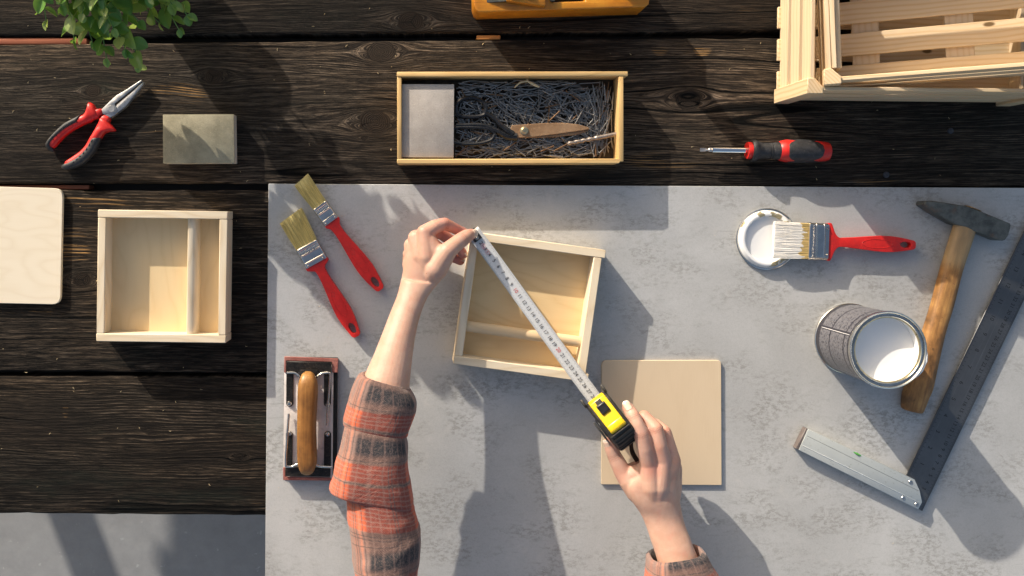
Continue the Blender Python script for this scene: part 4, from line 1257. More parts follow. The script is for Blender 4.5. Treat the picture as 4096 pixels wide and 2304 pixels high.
for (ya, yb, ym) in ((280, 560, 420), (940, 1200, 1080)):
    a0, a1 = sp(205, ya + 30, .014), sp(365, yb - 20, .014)
    bm = new_bm()
    box(bm, (a0[0], min(a0[1], a1[1]), 0.0113), (a1[0], max(a0[1], a1[1]), 0.0285), 0.005, 3)
    obj('handle_foot', bm, M_BEECH, hd)
sbox(195, 205, 385, 290, 0.0162, 0.0185, M_SBLACK, 'clamp_bridge')

# ------------------------------------------------------------------ wooden hand plane
zw = ZM(1850, 0, 3.435)
g = G('orange_varnished_wood')
x, y, z = g.sep(g.obj())
f = g.noise(g.comb(g.m('MULTIPLY', x, 30.0), g.m('MULTIPLY', y, 420.0), g.m('MULTIPLY', z, 420.0)), 1.0, 4, 0.65)
b_ = g.noise(g.obj(), 28, 5, 0.65)
c = g.ramp(g.m('ADD', g.m('MULTIPLY', f, 0.4), g.m('MULTIPLY', b_, 0.6)), [(0.3, (0.28, 0.09, 0.010)), (0.48, (0.54, 0.20, 0.016)), (0.7, (0.66, 0.30, 0.03))])
c = g.mix(g.m('MULTIPLY', g.step(g.noise(g.obj(), 60, 4, 0.7), 0.60, 0.70), 0.55), c, (0.22, 0.09, 0.02))
M_PLANEW = g.out(c, 0.28, 0, 0.55)
ph = 0.050
pw0 = W(*zw(128, 274), 0.0)
pang = math.atan2((W(*zw(2440, 205), 0) - pw0).y, (W(*zw(2440, 205), 0) - pw0).x)
plane = thing('hand_plane', 'orange varnished wooden hand plane on the planks at the top edge', 'hand plane', (pw0.x, pw0.y, 0.0006), pang)
LP = (W(*zw(2450, 205), 0) - pw0).length
WP = 0.064
# body in three lengths so that the mouth stays open
prof = lambda c0: [(c0, 0), (WP - c0, 0), (WP, c0), (WP, ph - c0), (WP - c0, ph), (c0, ph), (0, ph - c0), (0, c0)]
def pxx(zx): return (zx - 128) / (2440 - 128) * LP * 1.0
bm = new_bm()
def body_part(x0, x1, y0, y1, z0=0.0, z1=ph):
    box(bm, (x0, y0, z0), (x1, y1, z1), 0.0)
xm0, xm1 = pxx(1150), pxx(1600)
pts = []
out_ = [(0.0, 0.012), (0.002, 0.004), (0.006, 0.0), (LP - 0.006, 0.0), (LP - 0.001, 0.004), (LP, 0.012), (LP, WP - 0.01), (LP - 0.008, WP), (0.008, WP), (0.0, WP - 0.01)]
mouth = [(xm0, 0.0105), (xm0, WP - 0.011), (xm1, WP - 0.011), (xm1, 0.0105)]
prism(bm, out_, 0.0, ph, 0.0035, 3, holes=(mouth,))
obj('body', bm, M_PLANEW, plane, angle=40)
M_IRON = plain('dark_plane_iron', (0.11, 0.115, 0.11), 0.45, 0.8, 0.3, 90, 0.2, 300)
bm = new_bm()
box(bm, (-0.030, 0.012, -0.0016), (0.052, WP - 0.012, 0.0016), 0.0006, 1, mtx=Matrix.Translation((pxx(760), 0, ph + 0.004)) @ Matrix.Rotation(math.radians(-14), 4, 'Y') @ Matrix.Translation((-0.034, 0, 0.006)))
obj('iron', bm, M_IRON, plane)
bm = new_bm()
a = pxx(550); b = pxx(1060)
prism(bm, [(a, 0.0115), (pxx(720), 0.0085), (b - 0.002, 0.0022), (b, 0.004), (b, WP - 0.004), (a, WP - 0.0125)], ph + 0.0004, ph + 0.012, 0.002, 2)
obj('wedge', bm, M_PLANEW, plane)
obj('wedge_end', box(new_bm(), (a + 0.004, 0.0135, ph + 0.0125), (pxx(720), WP - 0.0145, ph + 0.019), 0.002), wood('pale_wedge', 'X', (0.62, 0.46, 0.3), (0.45, 0.3, 0.17), 200), plane)
bm = new_bm()
box(bm, (xm0 - 0.002, 0.0110, -0.002), (xm0 + 0.004, WP - 0.0115, 0.052), 0.0, mtx=Matrix.Translation((0, 0, 0.0035)))
obj('mouth_bed', bm, M_IRON, plane)
obj('mouth_floor', box(new_bm(), (xm0 + 0.005, 0.0108, 0.0005), (xm1 - 0.0005, WP - 0.0113, 0.012), 0.0), plain('dark_mouth', (0.05, 0.025, 0.01), 0.8), plane)  # dark brown block closing the mouth, so the opening reads dark
bm = lathe(new_bm(), [(0.015, 0.0), (0.0155, 0.004), (0.012, 0.014), (0.0105, 0.03), (0.0135, 0.045), (0.0145, 0.055), (0.011, 0.063), (0.0, 0.065)], 28, Matrix.Translation((pxx(2180), WP * 0.5, ph + 0.0003)) @ Matrix.Rotation(math.radians(8), 4, 'Y'))
obj('horn', bm, M_PLANEW, plane)

# ------------------------------------------------------------------ tape measure
U = Vector((279.0, -369.0, 0)).normalized()
V = Vector((-U.y, U.x, 0))                       # right hand side of the numbers' top
tp = thing('tape_measure', 'yellow and black tape measure held in the right hand with its blade out', 'tape measure')
tO = W(*ZM(1600, 840, 4.83)(1395, 400), HC + BT + 0.004)
tp.location = tO
tp.rotation_euler = (0, 0, math.atan2(U.y, U.x))
def tl(p):                                        # world to tape frame
    q = p - tO
    return Vector((q.dot(U), q.dot(V), q.z))
zr = ZM(2320, 1540, 3.15)
front_top = tl(W(*zr(205, 178), 0.094))
pit = math.radians(25)
OX, OZ = front_top.x + 0.0173, 0.094 - 0.0562 - tO.z
OY = front_top.y
def case_pt(x, y, z):
    return Vector((OX + x * math.cos(pit) - z * math.sin(pit), OY + y, OZ + x * math.sin(pit) + z * math.cos(pit)))
CM = Matrix.Translation((OX, OY, OZ)) @ Matrix.Rotation(-pit, 4, 'Y')
M_YEL = plain('yellow_plastic', (0.80, 0.53, 0.010), 0.3, 0, 0.06, 60, dirt=((0.4, 0.3, 0.03), 0.3))
M_TBLK = plain('scuffed_black_rubber', (0.022, 0.020, 0.017), 0.5, 0, 0.4, 150, 0.35, 500, dirt=((0.16, 0.13, 0.09), 0.45))
RX = Matrix(((1, 0, 0, 0), (0, 0, -1, 0), (0, 1, 0, 0), (0, 0, 0, 1)))     # outline in x,z pushed along y
def cprism(pts, y0, y1, bev, seg=2):
    return prism(new_bm(), pts, -y1, -y0, bev, seg, mtx=CM @ RX)
obj('side_shell', cprism([(0.000, 0.0), (-0.002, 0.012), (0.002, 0.030), (0.005, 0.050), (0.012, 0.0562), (0.054, 0.0562), (0.064, 0.049), (0.0725, 0.032), (0.0745, 0.012), (0.067, 0.0)], -0.0165, 0.0165, 0.0045, 3), M_TBLK, tp)
obj('top_shell', cprism([(0.0045, 0.030), (0.004, 0.0515), (0.009, 0.0582), (0.0535, 0.0582), (0.056, 0.056), (0.052, 0.030)], -0.0120, 0.0120, 0.0018, 2), M_YEL, tp)
obj('top_step', cprism([(0.044, 0.056), (0.044, 0.0592), (0.047, 0.0598), (0.053, 0.0588), (0.054, 0.056)], -0.0112, 0.0112, 0.0008, 2), M_YEL, tp)
obj('lock_recess', cprism([(0.010, 0.0575), (0.010, 0.0587), (0.016, 0.0587), (0.016, 0.0575)], -0.0042, 0.0042, 0.0003, 1), M_TBLK, tp)
lk = obj('lock_button', cprism([(0.0155, 0.0575), (0.0160, 0.0628), (0.0185, 0.0640), (0.0225, 0.0618), (0.0290, 0.0618), (0.0310, 0.0575)], -0.0066, 0.0066, 0.0012, 2), M_BLACKP, tp)
bm = new_bm()
for (x, z) in ((0.058, 0.0555), (0.0630, 0.0505), (0.0668, 0.0447), (0.0700, 0.0385), (0.0725, 0.0318), (0.0740, 0.025)):
    box(bm, (-0.0009, -0.0150, -0.0009), (0.0009, 0.0150, 0.0009), 0.0004, 1, mtx=CM @ Matrix.Translation((x, 0, z)))
obj('rear_ribs', bm, M_TBLK, tp)
bm = new_bm()
for sy in (-1, 1):
    box(bm, (-0.004, sy * 0.0167 - 0.0018, 0.034), (0.006, sy * 0.0167 + 0.0018, 0.056), 0.0014, 2, mtx=CM)
obj('front_bumper', bm, M_TBLK, tp)
bm = lathe(new_bm(), [(0.0, 0.0018), (0.013, 0.0018), (0.0155, 0.0), (0.0155, -0.002)], 36, CM @ Matrix.Translation((0.038, -0.0167, 0.026)) @ Matrix.Rotation(math.pi / 2, 4, 'X'), cap=False)
obj('side_disc', bm, M_BLACKP, tp)
bm = new_bm()
box(bm, (0.026, -0.0222, 0.018), (0.052, -0.0195, 0.034), 0.0012, 2, mtx=CM)
obj('belt_clip', bm, M_BLACKP, tp)
s_a = case_pt(0.070, 0.004, 0.004)
st_pts = [s_a, tl(W(*zr(660, 850), 0.066)), tl(W(*zr(760, 1010), 0.056))]
bm = new_bm()
pp = smooth_path(st_pts, 6)
loft(bm, [[p + Vector((0, a, b)) for a, b in ((-.0032, -.0005), (.0032, -.0005), (.0032, .0005), (-.0032, .0005))] for p in pp])
bmesh.ops.recalc_face_normals(bm, faces=bm.faces[:])
obj('wrist_strap', bm, M_BLACKP, tp)
# the blade: shallow trough, printed scale
exit_ = case_pt(0.004, 0, 0.006)
LB = exit_.x + 0.004
bw = 0.0098
def blade_mid(x):
    t = max(0, min(1, x / LB))
    sag = -0.0014 * math.sin(math.pi * t)
    return Vector((x, exit_.y * t * t * (3 - 2 * t), exit_.z * t ** 2.2 + sag))
def blade_p(x, v, lift=0.0):
    m = blade_mid(x)
    return m + Vector((0, v, 0.0016 * (v / bw) ** 2 + lift))
g = G('printed_tape_blade')
u, v, _ = g.sep(g.uv())
mmx = g.m('MULTIPLY', u, LB * 1000.0)
fr = g.m('FRACT', mmx)
tick = g.m('MULTIPLY', g.step(fr, 0.0, 0.12), g.step(fr, 0.46, 0.34))
cmf = g.m('MODULO', g.m('FLOOR', mmx), 10.0)
is0 = g.m('LESS_THAN', cmf, 0.5)
is5 = g.m('COMPARE', cmf, 5.0, 0.4)
edge = g.m('ABSOLUTE', g.m('SUBTRACT', v, 0.5))
reach = g.m('SUBTRACT', 0.375, g.m('ADD', g.m('MULTIPLY', is0, 0.10), g.m('MULTIPLY', is5, 0.06)))
tk = g.m('MULTIPLY', tick, g.m('GREATER_THAN', edge, reach))
co = g.obj()
c = g.mix(g.noise(co, 120, 4, 0.6), (0.60, 0.60, 0.585), (0.70, 0.70, 0.69))
c = g.mix(g.m('MULTIPLY', g.step(g.noise(co, 170, 4, 0.7), 0.62, 0.70), 0.5), c, (0.38, 0.34, 0.26))
c = g.mix(g.m('MULTIPLY', tk, 0.6), c, (0.08, 0.08, 0.09))
M_TAPE = g.out(c, 0.38, 0.0, 0.5)
bm = new_bm()
uvl = bm.loops.layers.uv.verify()
nx, nv = 60, 10
grid = []
for i in range(nx + 1):
    x = LB * i / nx
    grid.append([bm.verts.new(blade_p(x, -bw + 2 * bw * j / nv)) for j in range(nv + 1)])
for i in range(nx):
    for j in range(nv):
        f = bm.faces.new((grid[i][j], grid[i + 1][j], grid[i + 1][j + 1], grid[i][j + 1]))
        for lp, (a, b) in zip(f.loops, ((i, j), (i + 1, j), (i + 1, j + 1), (i, j + 1))):
            lp[uvl].uv = (a / nx, b / nv)
bld = obj('blade', bm, M_TAPE, tp)
md = bld.modifiers.new('thick', 'SOLIDIFY'); md.thickness = 0.00025; md.offset = -1
d3, d28 = tl(W(1217 * 1.59006, 629 * 1.59006, 0.045)), tl(W(1496 * 1.59006, 998 * 1.59006, 0.047))
stp = (d28.x - d3.x) / 25
bk, rd = new_bm(), new_bm()
M_REDINK = plain('red_ink', (0.62, 0.03, 0.03), 0.5)
M_BLKINK = plain('black_ink', (0.012, 0.012, 0.014), 0.5)
def blade_text(bmx, s, x, v, size, rot=0.0):
    m = blade_mid(x); m2 = blade_mid(x + 0.005)
    sl = math.atan2(m2.z - m.z, 0.005); yw = math.atan2(m2.y - m.y, 0.005)
    mt = Matrix.Translation(m + Vector((0, v, 0.0006 + 0.0016 * (v / bw) ** 2))) @ Matrix.Rotation(yw, 4, 'Z') @ Matrix.Rotation(-sl, 4, 'Y') @ Matrix.Rotation(rot, 4, 'Z')
    add_text(bmx, s, size, mt)
for k in range(2, 29):
    blade_text(rd if k % 10 == 0 else bk, str(k), d3.x + stp * (k - 3), -0.0006, 0.0072)
blade_text(rd, '3m', d3.x - stp * 0.5, -0.0006, 0.0042)
blade_text(rd, 'II', d3.x + stp * 0.5, -0.0006, 0.0044)
for (cx_, rx_, ry_) in ((d3.x + stp * 0.5, 0.0035, 0.0026), (d3.x - stp * 0.5, 0.0034, 0.0026)):
    m = blade_mid(cx_)
    tube(rd, [m + Vector((rx_ * math.copysign(abs(math.cos(a)) ** .6, math.cos(a)), -0.0006 + ry_ * math.copysign(abs(math.sin(a)) ** .6, math.sin(a)), 0.0006)) for a in [2 * math.pi * k / 28 for k in range(29)]], 0.00014, 4, cap=False)
obj('scale_numbers', bk, M_BLKINK, bld, smooth=False)
obj('scale_numbers', rd, M_REDINK, bld, smooth=False)
bm = new_bm()
box(bm, (0.000, -0.0070, 0.0020), (0.0155, 0.0052, 0.0030), 0.0004, 1)
box(bm, (-0.0016, -0.0070, -0.0090), (-0.0003, 0.0052, 0.0030), 0.0004, 1)
hk = obj('end_hook', bm, M_BLACKP, tp)
obj('rivet', lathe(new_bm(), [(0.0, 0.0042), (0.0014, 0.0040), (0.0022, 0.0031), (0.0027, 0.0037), (0.0031, 0.0030)], 18, Matrix.Translation((0.0118, -0.0008, 0)), cap=False), M_STEEL, hk)

# ------------------------------------------------------------------ leafy plant
g = G('waxy_green_leaf')
x, y, z = g.sep(g.obj())
r = g.rnd()
vein = g.step(g.m('ABSOLUTE', y), 0.0009, 0.0002)
edge = g.step(g.m('ABSOLUTE', y), 0.0045, 0.0085)
c = g.ramp(r, [(0.0, (0.07, 0.24, 0.055)), (0.35, (0.15, 0.36, 0.07)), (0.7, (0.32, 0.50, 0.12)), (1.0, (0.52, 0.60, 0.20))])
c = g.mix(g.m('MULTIPLY', edge, 0.35), c, (0.26, 0.34, 0.09))
c = g.mix(g.m('MULTIPLY', vein, 0.35), c, (0.22, 0.33, 0.10))
c = g.mix(g.m('MULTIPLY', g.noise(g.obj(), 220, 3), 0.3), c, (0.03, 0.09, 0.02))
g.out(c, 0.28, 0.0, 0.5)
tr = g.node('ShaderNodeBsdfTranslucent'); g.put(tr.inputs[0], g.mix(0.5, c, (0.32, 0.42, 0.04)))
ms = g.node('ShaderNodeMixShader'); ms.inputs[0].default_value = 0.38
g.nt.links.new(g.b.outputs[0], ms.inputs[1]); g.nt.links.new(tr.outputs[0], ms.inputs[2])
g.nt.links.new(ms.outputs[0], g.nt.nodes['Material Output'].inputs[0])
M_LEAF = g.mat
M_STEM = plain('green_stem', (0.10, 0.22, 0.05), 0.5, 0, 0.2, 100)
def leaf_mesh(Lf, Wf, cup, curl):
    bm = new_bm()
    n = 9; rows = []
    for i in range(n + 1):
        t = i / n
        hw = Wf / 2 * (math.sin(math.pi * min(1, t * 0.97 + 0.02) ** 0.85)) ** 0.72
        if i == n: hw = 0.0002
        row = []
        for j in range(-3, 4):
            q = j / 3
            row.append(bm.verts.new((t * Lf, hw * q, cup * abs(q) ** 1.7 * hw - curl * Lf * t * t)))
        rows.append(row)
    for a, b in zip(rows, rows[1:]):
        for k in range(6):
            bm.faces.new((a[k], b[k], b[k + 1], a[k + 1]))
    for f in bm.faces: f.smooth = True
    me = bpy.data.meshes.new('leaf'); bm.to_mesh(me); bm.free(); me.materials.append(M_LEAF)
    return me
leaf_me = [leaf_mesh(0.021, 0.0175, 0.25, 0.12), leaf_mesh(0.0235, 0.0185, 0.4, 0.22), leaf_mesh(0.018, 0.0135, 0.5, 0.05), leaf_mesh(0.016, 0.0115, 0.35, 0.2)]
pc = W(470, -330, 0)
plant = thing('potted_plant', 'leafy green plant with small round leaves trailing over the planks', 'plant', (pc.x, pc.y, 0.0006))
pO = Vector((pc.x, pc.y, 0.0006))
obj('pot', lathe(new_bm(), [(0.036, 0.0), (0.040, 0.004), (0.052, 0.092), (0.054, 0.094), (0.054, 0.102), (0.049, 0.102), (0.047, 0.09), (0.0, 0.088)], 40), plain('white_pot', (0.6, 0.58, 0.55), 0.5), plant)
rp = random.Random(23)
tips = [((185, 88), .085), ((297, 160), .075), ((371, 172), .09), ((428, 238), .07), ((560, 262), .075), ((505, 205), .11), ((718, 122), .08), ((752, 66), .10), ((640, 95), .10), ((455, 120), .15), ((330, 60), .15), ((560, 90), .14), ((245, 30), .13), ((690, 20), .15), ((420, 40), .19), ((600, -10), .19), ((360, -120), .21), ((500, -90), .22), ((640, -180), .2), ((250, -150), .17), ((760, -120), .15), ((430, -420), .23), ((560, -480), .2), ((300, -420), .2), ((700, -400), .16)]
nleaf = 0
inner_bm = new_bm()
for (tpx, tz) in tips:
    T = W(*tpx, tz) - pO
    dirv = Vector((T.x, T.y, 0))
    S = dirv.normalized() * 0.02 + Vector((rp.uniform(-.02, .02), rp.uniform(-.015, .015), 0.089))
    mid = S.lerp(T, 0.45) + Vector((rp.uniform(-.012, .012), 0, max(0.05, 0.20 - tz) * 0.9 + 0.02))
    mid2 = S.lerp(T, 0.78) + Vector((rp.uniform(-.008, .008), 0, max(0.02, 0.12 - tz) * 0.6 + 0.012))
    path = smooth_path([S, mid, mid2, T], 10)
    obj('stem', tube(new_bm(), path, [0.0014 - 0.0008 * i / len(path) for i in range(len(path))], 6), M_STEM, plant)
    ln = [0]
    for a, b in zip(path, path[1:]): ln.append(ln[-1] + (b - a).length)
    tot = ln[-1]
    s = tot - 0.002
    ph_ = rp.uniform(0, 3)
    k = 0
    while s > tot * 0.16:
        i = max(1, next((q for q, v in enumerate(ln) if v >= s), len(ln) - 1))
        p = path[i - 1].lerp(path[i], (s - ln[i - 1]) / max(1e-6, ln[i] - ln[i - 1]))
        td = (path[i] - path[i - 1]).normalized()
        sd = td.cross(Vector((0, 0, 1))).normalized(); un = sd.cross(td).normalized()
        phx = ph_ + k * 1.45
        for sg in (0, math.pi):
            a = phx + sg + rp.uniform(-.3, .3)
            out = sd * math.cos(a) + un * math.sin(a)
            d = (out * (0.75 if k else 0.45) + td * (0.55 if k else 0.9) + Vector((0, 0, rp.uniform(-.25, .3)))).normalized()
            nrm = (td * -0.25 + Vector((rp.uniform(-.6, .6) - 0.3, rp.uniform(-.6, .6) + 0.35, 0.75)))
            yy = nrm.cross(d).normalized(); zz = d.cross(yy)
            sc_ = (0.75 if k == 0 else 1.0 if k == 1 else 1.18) * rp.uniform(0.85, 1.2)
            m3 = Matrix((d, yy, zz)).transposed().to_4x4()
            mloc = Matrix.Translation(p) @ m3 @ Matrix.Scale(sc_, 4)
            me_ = rp.choice(leaf_me[2:] if k == 0 else leaf_me[:3])
            if k > 8 or (tpx[1] < -60 and k > 2) or nleaf >= 292:
                tm = me_.copy(); tm.transform(mloc); inner_bm.from_mesh(tm); bpy.data.meshes.remove(tm)
                continue
            o = bpy.data.objects.new('leaf', me_)
            C.objects.link(o); o.parent = plant
            o.matrix_local = mloc
            nleaf += 1
        s -= rp.uniform(0.0155, 0.0205)
        k += 1

ob = obj('inner_foliage', inner_bm, M_LEAF, plant, angle=180); ob['kind'] = 'stuff'
# ------------------------------------------------------------------ the person: two bare forearms, hands, rolled sleeves
g = G('skin')
co = g.obj()
n = g.noise(co, 32, 4, 0.6)
c = g.mix(g.step(n, 0.3, 0.7), (0.50, 0.295, 0.212), (0.585, 0.37, 0.28))
att = g.node('ShaderNodeAttribute', attribute_name='flush')
c = g.mix(att.outputs['Fac'], c, (0.56, 0.20, 0.15))
atc = g.node('ShaderNodeAttribute', attribute_name='crease')
c = g.mix(g.m('MULTIPLY', atc.outputs['Fac'], 0.55), c, (0.33, 0.13, 0.09))
mot = g.noise(co, 75, 3, 0.6)
c = g.mix(g.m('MULTIPLY', g.step(mot, 0.52, 0.72), 0.28), c, (0.56, 0.24, 0.18))
c = g.mix(g.m('MULTIPLY', g.step(g.noise(g.comb(g.m('MULTIPLY', g.sep(co)[0], 55.0), g.m('MULTIPLY', g.sep(co)[1], 20.0), 0.0), 1.0, 2, 0.5), 0.58, 0.68), 0.16), c, (0.38, 0.30, 0.30))
c = g.mix(g.step(g.noise(co, 190, 1), 0.80, 0.83), c, (0.36, 0.17, 0.10))
fw = g.voro(co, 900.0)
g.bump(g.m('SUBTRACT', g.m('ADD', g.m('MULTIPLY', fw, 0.5), g.m('MULTIPLY', g.noise(co, 260, 3, 0.6), 1.4)), g.m('MULTIPLY', atc.outputs['Fac'], 1.2)), 0.25, 0.0008)
g.b.inputs['Subsurface Weight'].default_value = 0.18
g.b.inputs['Subsurface Radius'].default_value = (0.012, 0.004, 0.002)
g.b.inputs['Subsurface Scale'].default_value = 0.5
M_SKIN = g.out(c, 0.48, 0, 0.4)
M_FNAIL = plain('fingernail', (0.63, 0.44, 0.34), 0.22, 0, 0.04, 100)
M_NTIP = plain('nail_tip', (0.70, 0.60, 0.49), 0.25, 0, 0.04, 100)

def capsule(bm, p0, r0, p1, r1, flat=None):
    """closed tapered capsule"""
    p0, p1 = Vector(p0), Vector(p1)
    d = p1 - p0
    L = d.length
    t = bmesh.new()
    n = 18
    prof = []
    for k in range(6):
        a = -math.pi / 2 + (math.pi / 2) * (k + 0.15) / 6
        prof.append((r0 * math.cos(a), r0 * math.sin(a)))
    for k in range(5):
        u = k / 4
        prof.append((r0 + (r1 - r0) * u, L * u))
    for k in range(1, 7):
        a = (math.pi / 2) * (k - 0.15) / 6
        prof.append((r1 * math.cos(a), L + r1 * math.sin(a)))
    rot = d.to_track_quat('Z', 'Y').to_matrix().to_4x4() if L > 1e-6 else Matrix()
    lathe(bm, prof, n, Matrix.Translation(p0) @ rot)

def hand_bm(bones):
    bm = new_bm()
    for (p0, r0, p1, r1) in bones:
        capsule(bm, p0, r0, p1, r1)
    return bm

def voxel_skin(bm, voxel, it):
    me = bpy.data.meshes.new('raw'); bm.to_mesh(me); bm.free()
    o = bpy.data.objects.new('raw', me); C.objects.link(o)
    m = o.modifiers.new('r', 'REMESH'); m.mode = 'VOXEL'; m.voxel_size = voxel
    s = o.modifiers.new('s', 'SMOOTH'); s.factor = 0.5; s.iterations = it
    dg = bpy.context.evaluated_depsgraph_get()
    out = bpy.data.meshes.new_from_object(o.evaluated_get(dg))
    bpy.data.objects.remove(o)
    return out

zlh = ZM(1600, 840, 4.83)
def HL(x, y, z): return W(*zlh(x, y), z)
zrh = ZM(2320, 1540, 3.15)
RZ = 0.020
def HR(x, y, z): return W(*zrh(x, y), z + RZ)
flush = []      # reddened spots: (point, radius, amount)

# ---- left hand
Lw1, Lw2 = HL(280, 1330, .063), HL(540, 1330, .068)
Lb = []
def chain(dst, *pr):
    for (a, ra), (b, rb) in zip(pr, pr[1:]):
        dst.append((a, ra, b, rb))
iM, iP, iD, iT = HL(480, 440, .074), HL(862, 262, .064), HL(1110, 385, .052), HL(1322, 468, .0435)
chain(Lb, (Lw2, .0125), (HL(520, 900, .076), .0140), (iM, .0112), (HL(660, 330, .071), .0098), (iP, .0084), (iD, .0074), (iT, .0062))
mM, mP, mD, mT = HL(310, 540, .064), HL(760, 430, .044), HL(1080, 660, .034), HL(1225, 855, .031)
chain(Lb, (Lw2, .0122), (HL(400, 900, .070), .0135), (mM, .0112), (mP, .0085), (mD, .0076), (mT, .0064))
rM, rP, rD, rT = HL(225, 690, .054), HL(640, 640, .032), HL(950, 880, .024), HL(1165, 985, .022)
chain(Lb, (Lw1, .0122), (HL(290, 950, .062), .0135), (rM, .0110), (rP, .0083), (rD, .0074), (rT, .0062))
kM, kP, kD, kT = HL(195, 860, .046), HL(520, 800, .026), HL(740, 930, .018), HL(930, 1010, .016)
chain(Lb, (Lw1, .0118), (HL(225, 1050, .056), .0130), (kM, .0105), (kP, .0078), (kD, .0068), (kT, .0058))
tC, tM, tI, tT = HL(690, 1130, .078), HL(915, 800, .083), HL(1190, 575, .073), HL(1368, 470, .0605)
chain(Lb, (Lw2, .0122), (tC, .0165), (tM, .0124), (HL(1050, 680, .079), .0108), (tI, .0104), (HL(1290, 505, .067), .0094), (tT, .0078))
chain(Lb, (HL(560, 620, .074), .0120), (HL(690, 830, .076), .0120), (tM, .0100))
chain(Lb, (HL(560, 1000, .068), .0180), (HL(760, 960, .072), .0140))
Lel = W(1500, 1830, .100)
flush += [(iP, .016, .75), (iM, .014, .35), (mM, .014, .35), (rM, .012, .3), (iD, .02, .9), (mP, .03, .95), (mD, .03, 1.0), (mT, .02, .9), (rD, .03, 1.0), (rT, .02, .95), (tT, .014, .45), (tI, .010, .3)]

# ---- right hand
Rb_ = []
Rw1, Rw2 = HR(925, 1560, .060), HR(1115, 1560, .058)
IM, IP_, ID_, IT = HR(868, 1000, .070), HR(772, 612, .079), HR(672, 402, .074), HR(606, 290, .066)
chain(Rb_, (Rw1, .0132), (HR(890, 1280, .068), .0150), (IM, .0118), (HR(820, 800, .077), .0106), (IP_, .0102), (HR(720, 500, .078), .0094), (ID_, .0096), (IT, .0080))
MM, MP, MD, MT = HR(1040, 955, .070), HR(955, 555, .074), HR(810, 405, .062), HR(735, 440, .048)
chain(Rb_, (Rw1, .0132), (HR(990, 1280, .068), .0150), (MM, .0118), (HR(1000, 760, .075), .0102), (MP, .0100), (MD, .0090), (MT, .0078))
RM, RP, RD, RT = HR(1165, 960, .062), HR(1065, 600, .060), HR(955, 500, .046), HR(870, 540, .036)
chain(Rb_, (Rw2, .0132), (HR(1085, 1280, .062), .0150), (RM, .0112), (RP, .0094), (RD, .0084), (RT, .0072))
KM, KP, KD, KT = HR(1185, 1050, .051), HR(1110, 720, .046), HR(1030, 640, .034), HR(940, 660, .028)
chain(Rb_, (Rw2, .0132), (HR(1150, 1300, .054), .0140), (KM, .0108), (KP, .0084), (KD, .0076), (KT, .0064))
TC, TM, TI, TT = HR(730, 1330, .054), HR(540, 1100, .050), HR(432, 890, .050), HR(362, 725, .052)
chain(Rb_, (Rw1, .0132), (TC, .0170), (HR(620, 1200, .052), .0145), (TM, .0120), (TI, .0096), (HR(395, 800, .051), .0090), (TT, .0074))
chain(Rb_, (HR(640, 1110, .034), .0130), (HR(820, 1060, .038), .0150), (HR(1010, 1040, .036), .0140))  # low palm fill, added to block light passing under the hand
chain(Rb_, (HR(650, 1130, .054), .0110), (HR(790, 1090, .062), .0115), (IM, .0105))
chain(Rb_, (HR(700, 1230, .046), .0165), (HR(900, 1180, .050), .0180), (HR(1080, 1200, .046), .0170))
flush += [(IM + Vector((.002, -.004, .008)), .012, .6), (MM, .012, .5), (RM, .012, .45), (IP_, .011, .45), (MP, .011, .5), (RP, .011, .5), (IT, .014, .35), (TT, .012, .4), (TM, .014, .5), (MD, .016, .6), (HR(1000, 900, .08), .03, .25)]

lbm, rbm = hand_bm(Lb), hand_bm(Rb_)
def hl(x, y): return zlh(x, y)
def hr(x, y): return zrh(x, y)
eloft(lbm, [(hl(205, 540), hl(690, 560), .064, .0105), (hl(140, 680), hl(800, 720), .064, .0135), (hl(98, 880), hl(905, 900), .065, .0158), (hl(62, 1120), hl(950, 1080), .066, .0172), (hl(28, 1330), hl(770, 1390), .066, .0172), ((1604, 1118), (1752, 1136), .070, .0170), ((1588, 1182), (1712, 1188), .076, .0175), ((1556, 1262), (1682, 1262), .083, .0192), ((1528, 1335), (1664, 1335), .090, .0215), ((1490, 1430), (1650, 1430), .098, .0245), ((1452, 1520), (1640, 1530), .105, .028), ((1440, 1640), (1630, 1660), .111, .031), ((1405, 1830), (1600, 1830), .117, .033)], 28, 2.0, 4)
eloft(rbm, [(hr(790, 960), hr(1245, 985), .087, .0105), (hr(735, 1090), hr(1256, 1050), .086, .0130), (hr(590, 1260), hr(1258, 1210), .082, .0165), (hr(640, 1440), hr(1256, 1430), .081, .0172), (hr(765, 1628), hr(1292, 1640), .079, .0165), ((2586, 2110), (2742, 2105), .080, .0180), ((2604, 2165), (2760, 2150), .083, .0200), ((2626, 2230), (2779, 2200), .086, .0225), ((2680, 2420), (2860, 2390), .095, .027), ((2750, 2660), (2950, 2600), .11, .030)], 28, 2.0, 4)
skin_me = voxel_skin(lbm, 0.0011, 9)
me2 = voxel_skin(rbm, 0.0011, 9)
bm = new_bm(); bm.from_mesh(skin_me); bm.from_mesh(me2)
bpy.data.meshes.remove(skin_me); bpy.data.meshes.remove(me2)
person = obj('person', bm, M_SKIN, None, True, 180)
nv = len(person.data.vertices)
cov = np.empty(nv * 3, dtype=np.float32); person.data.vertices.foreach_get('co', cov); cov = cov.reshape(-1, 3)
fl = np.zeros(nv, dtype=np.float32)
for p, r, a in flush:
    d2 = ((cov - np.array(p)) ** 2).sum(1)
    fl = np.maximum(fl, a * np.exp(-d2 / (r * r)))
cre = np.zeros(nv, dtype=np.float32)
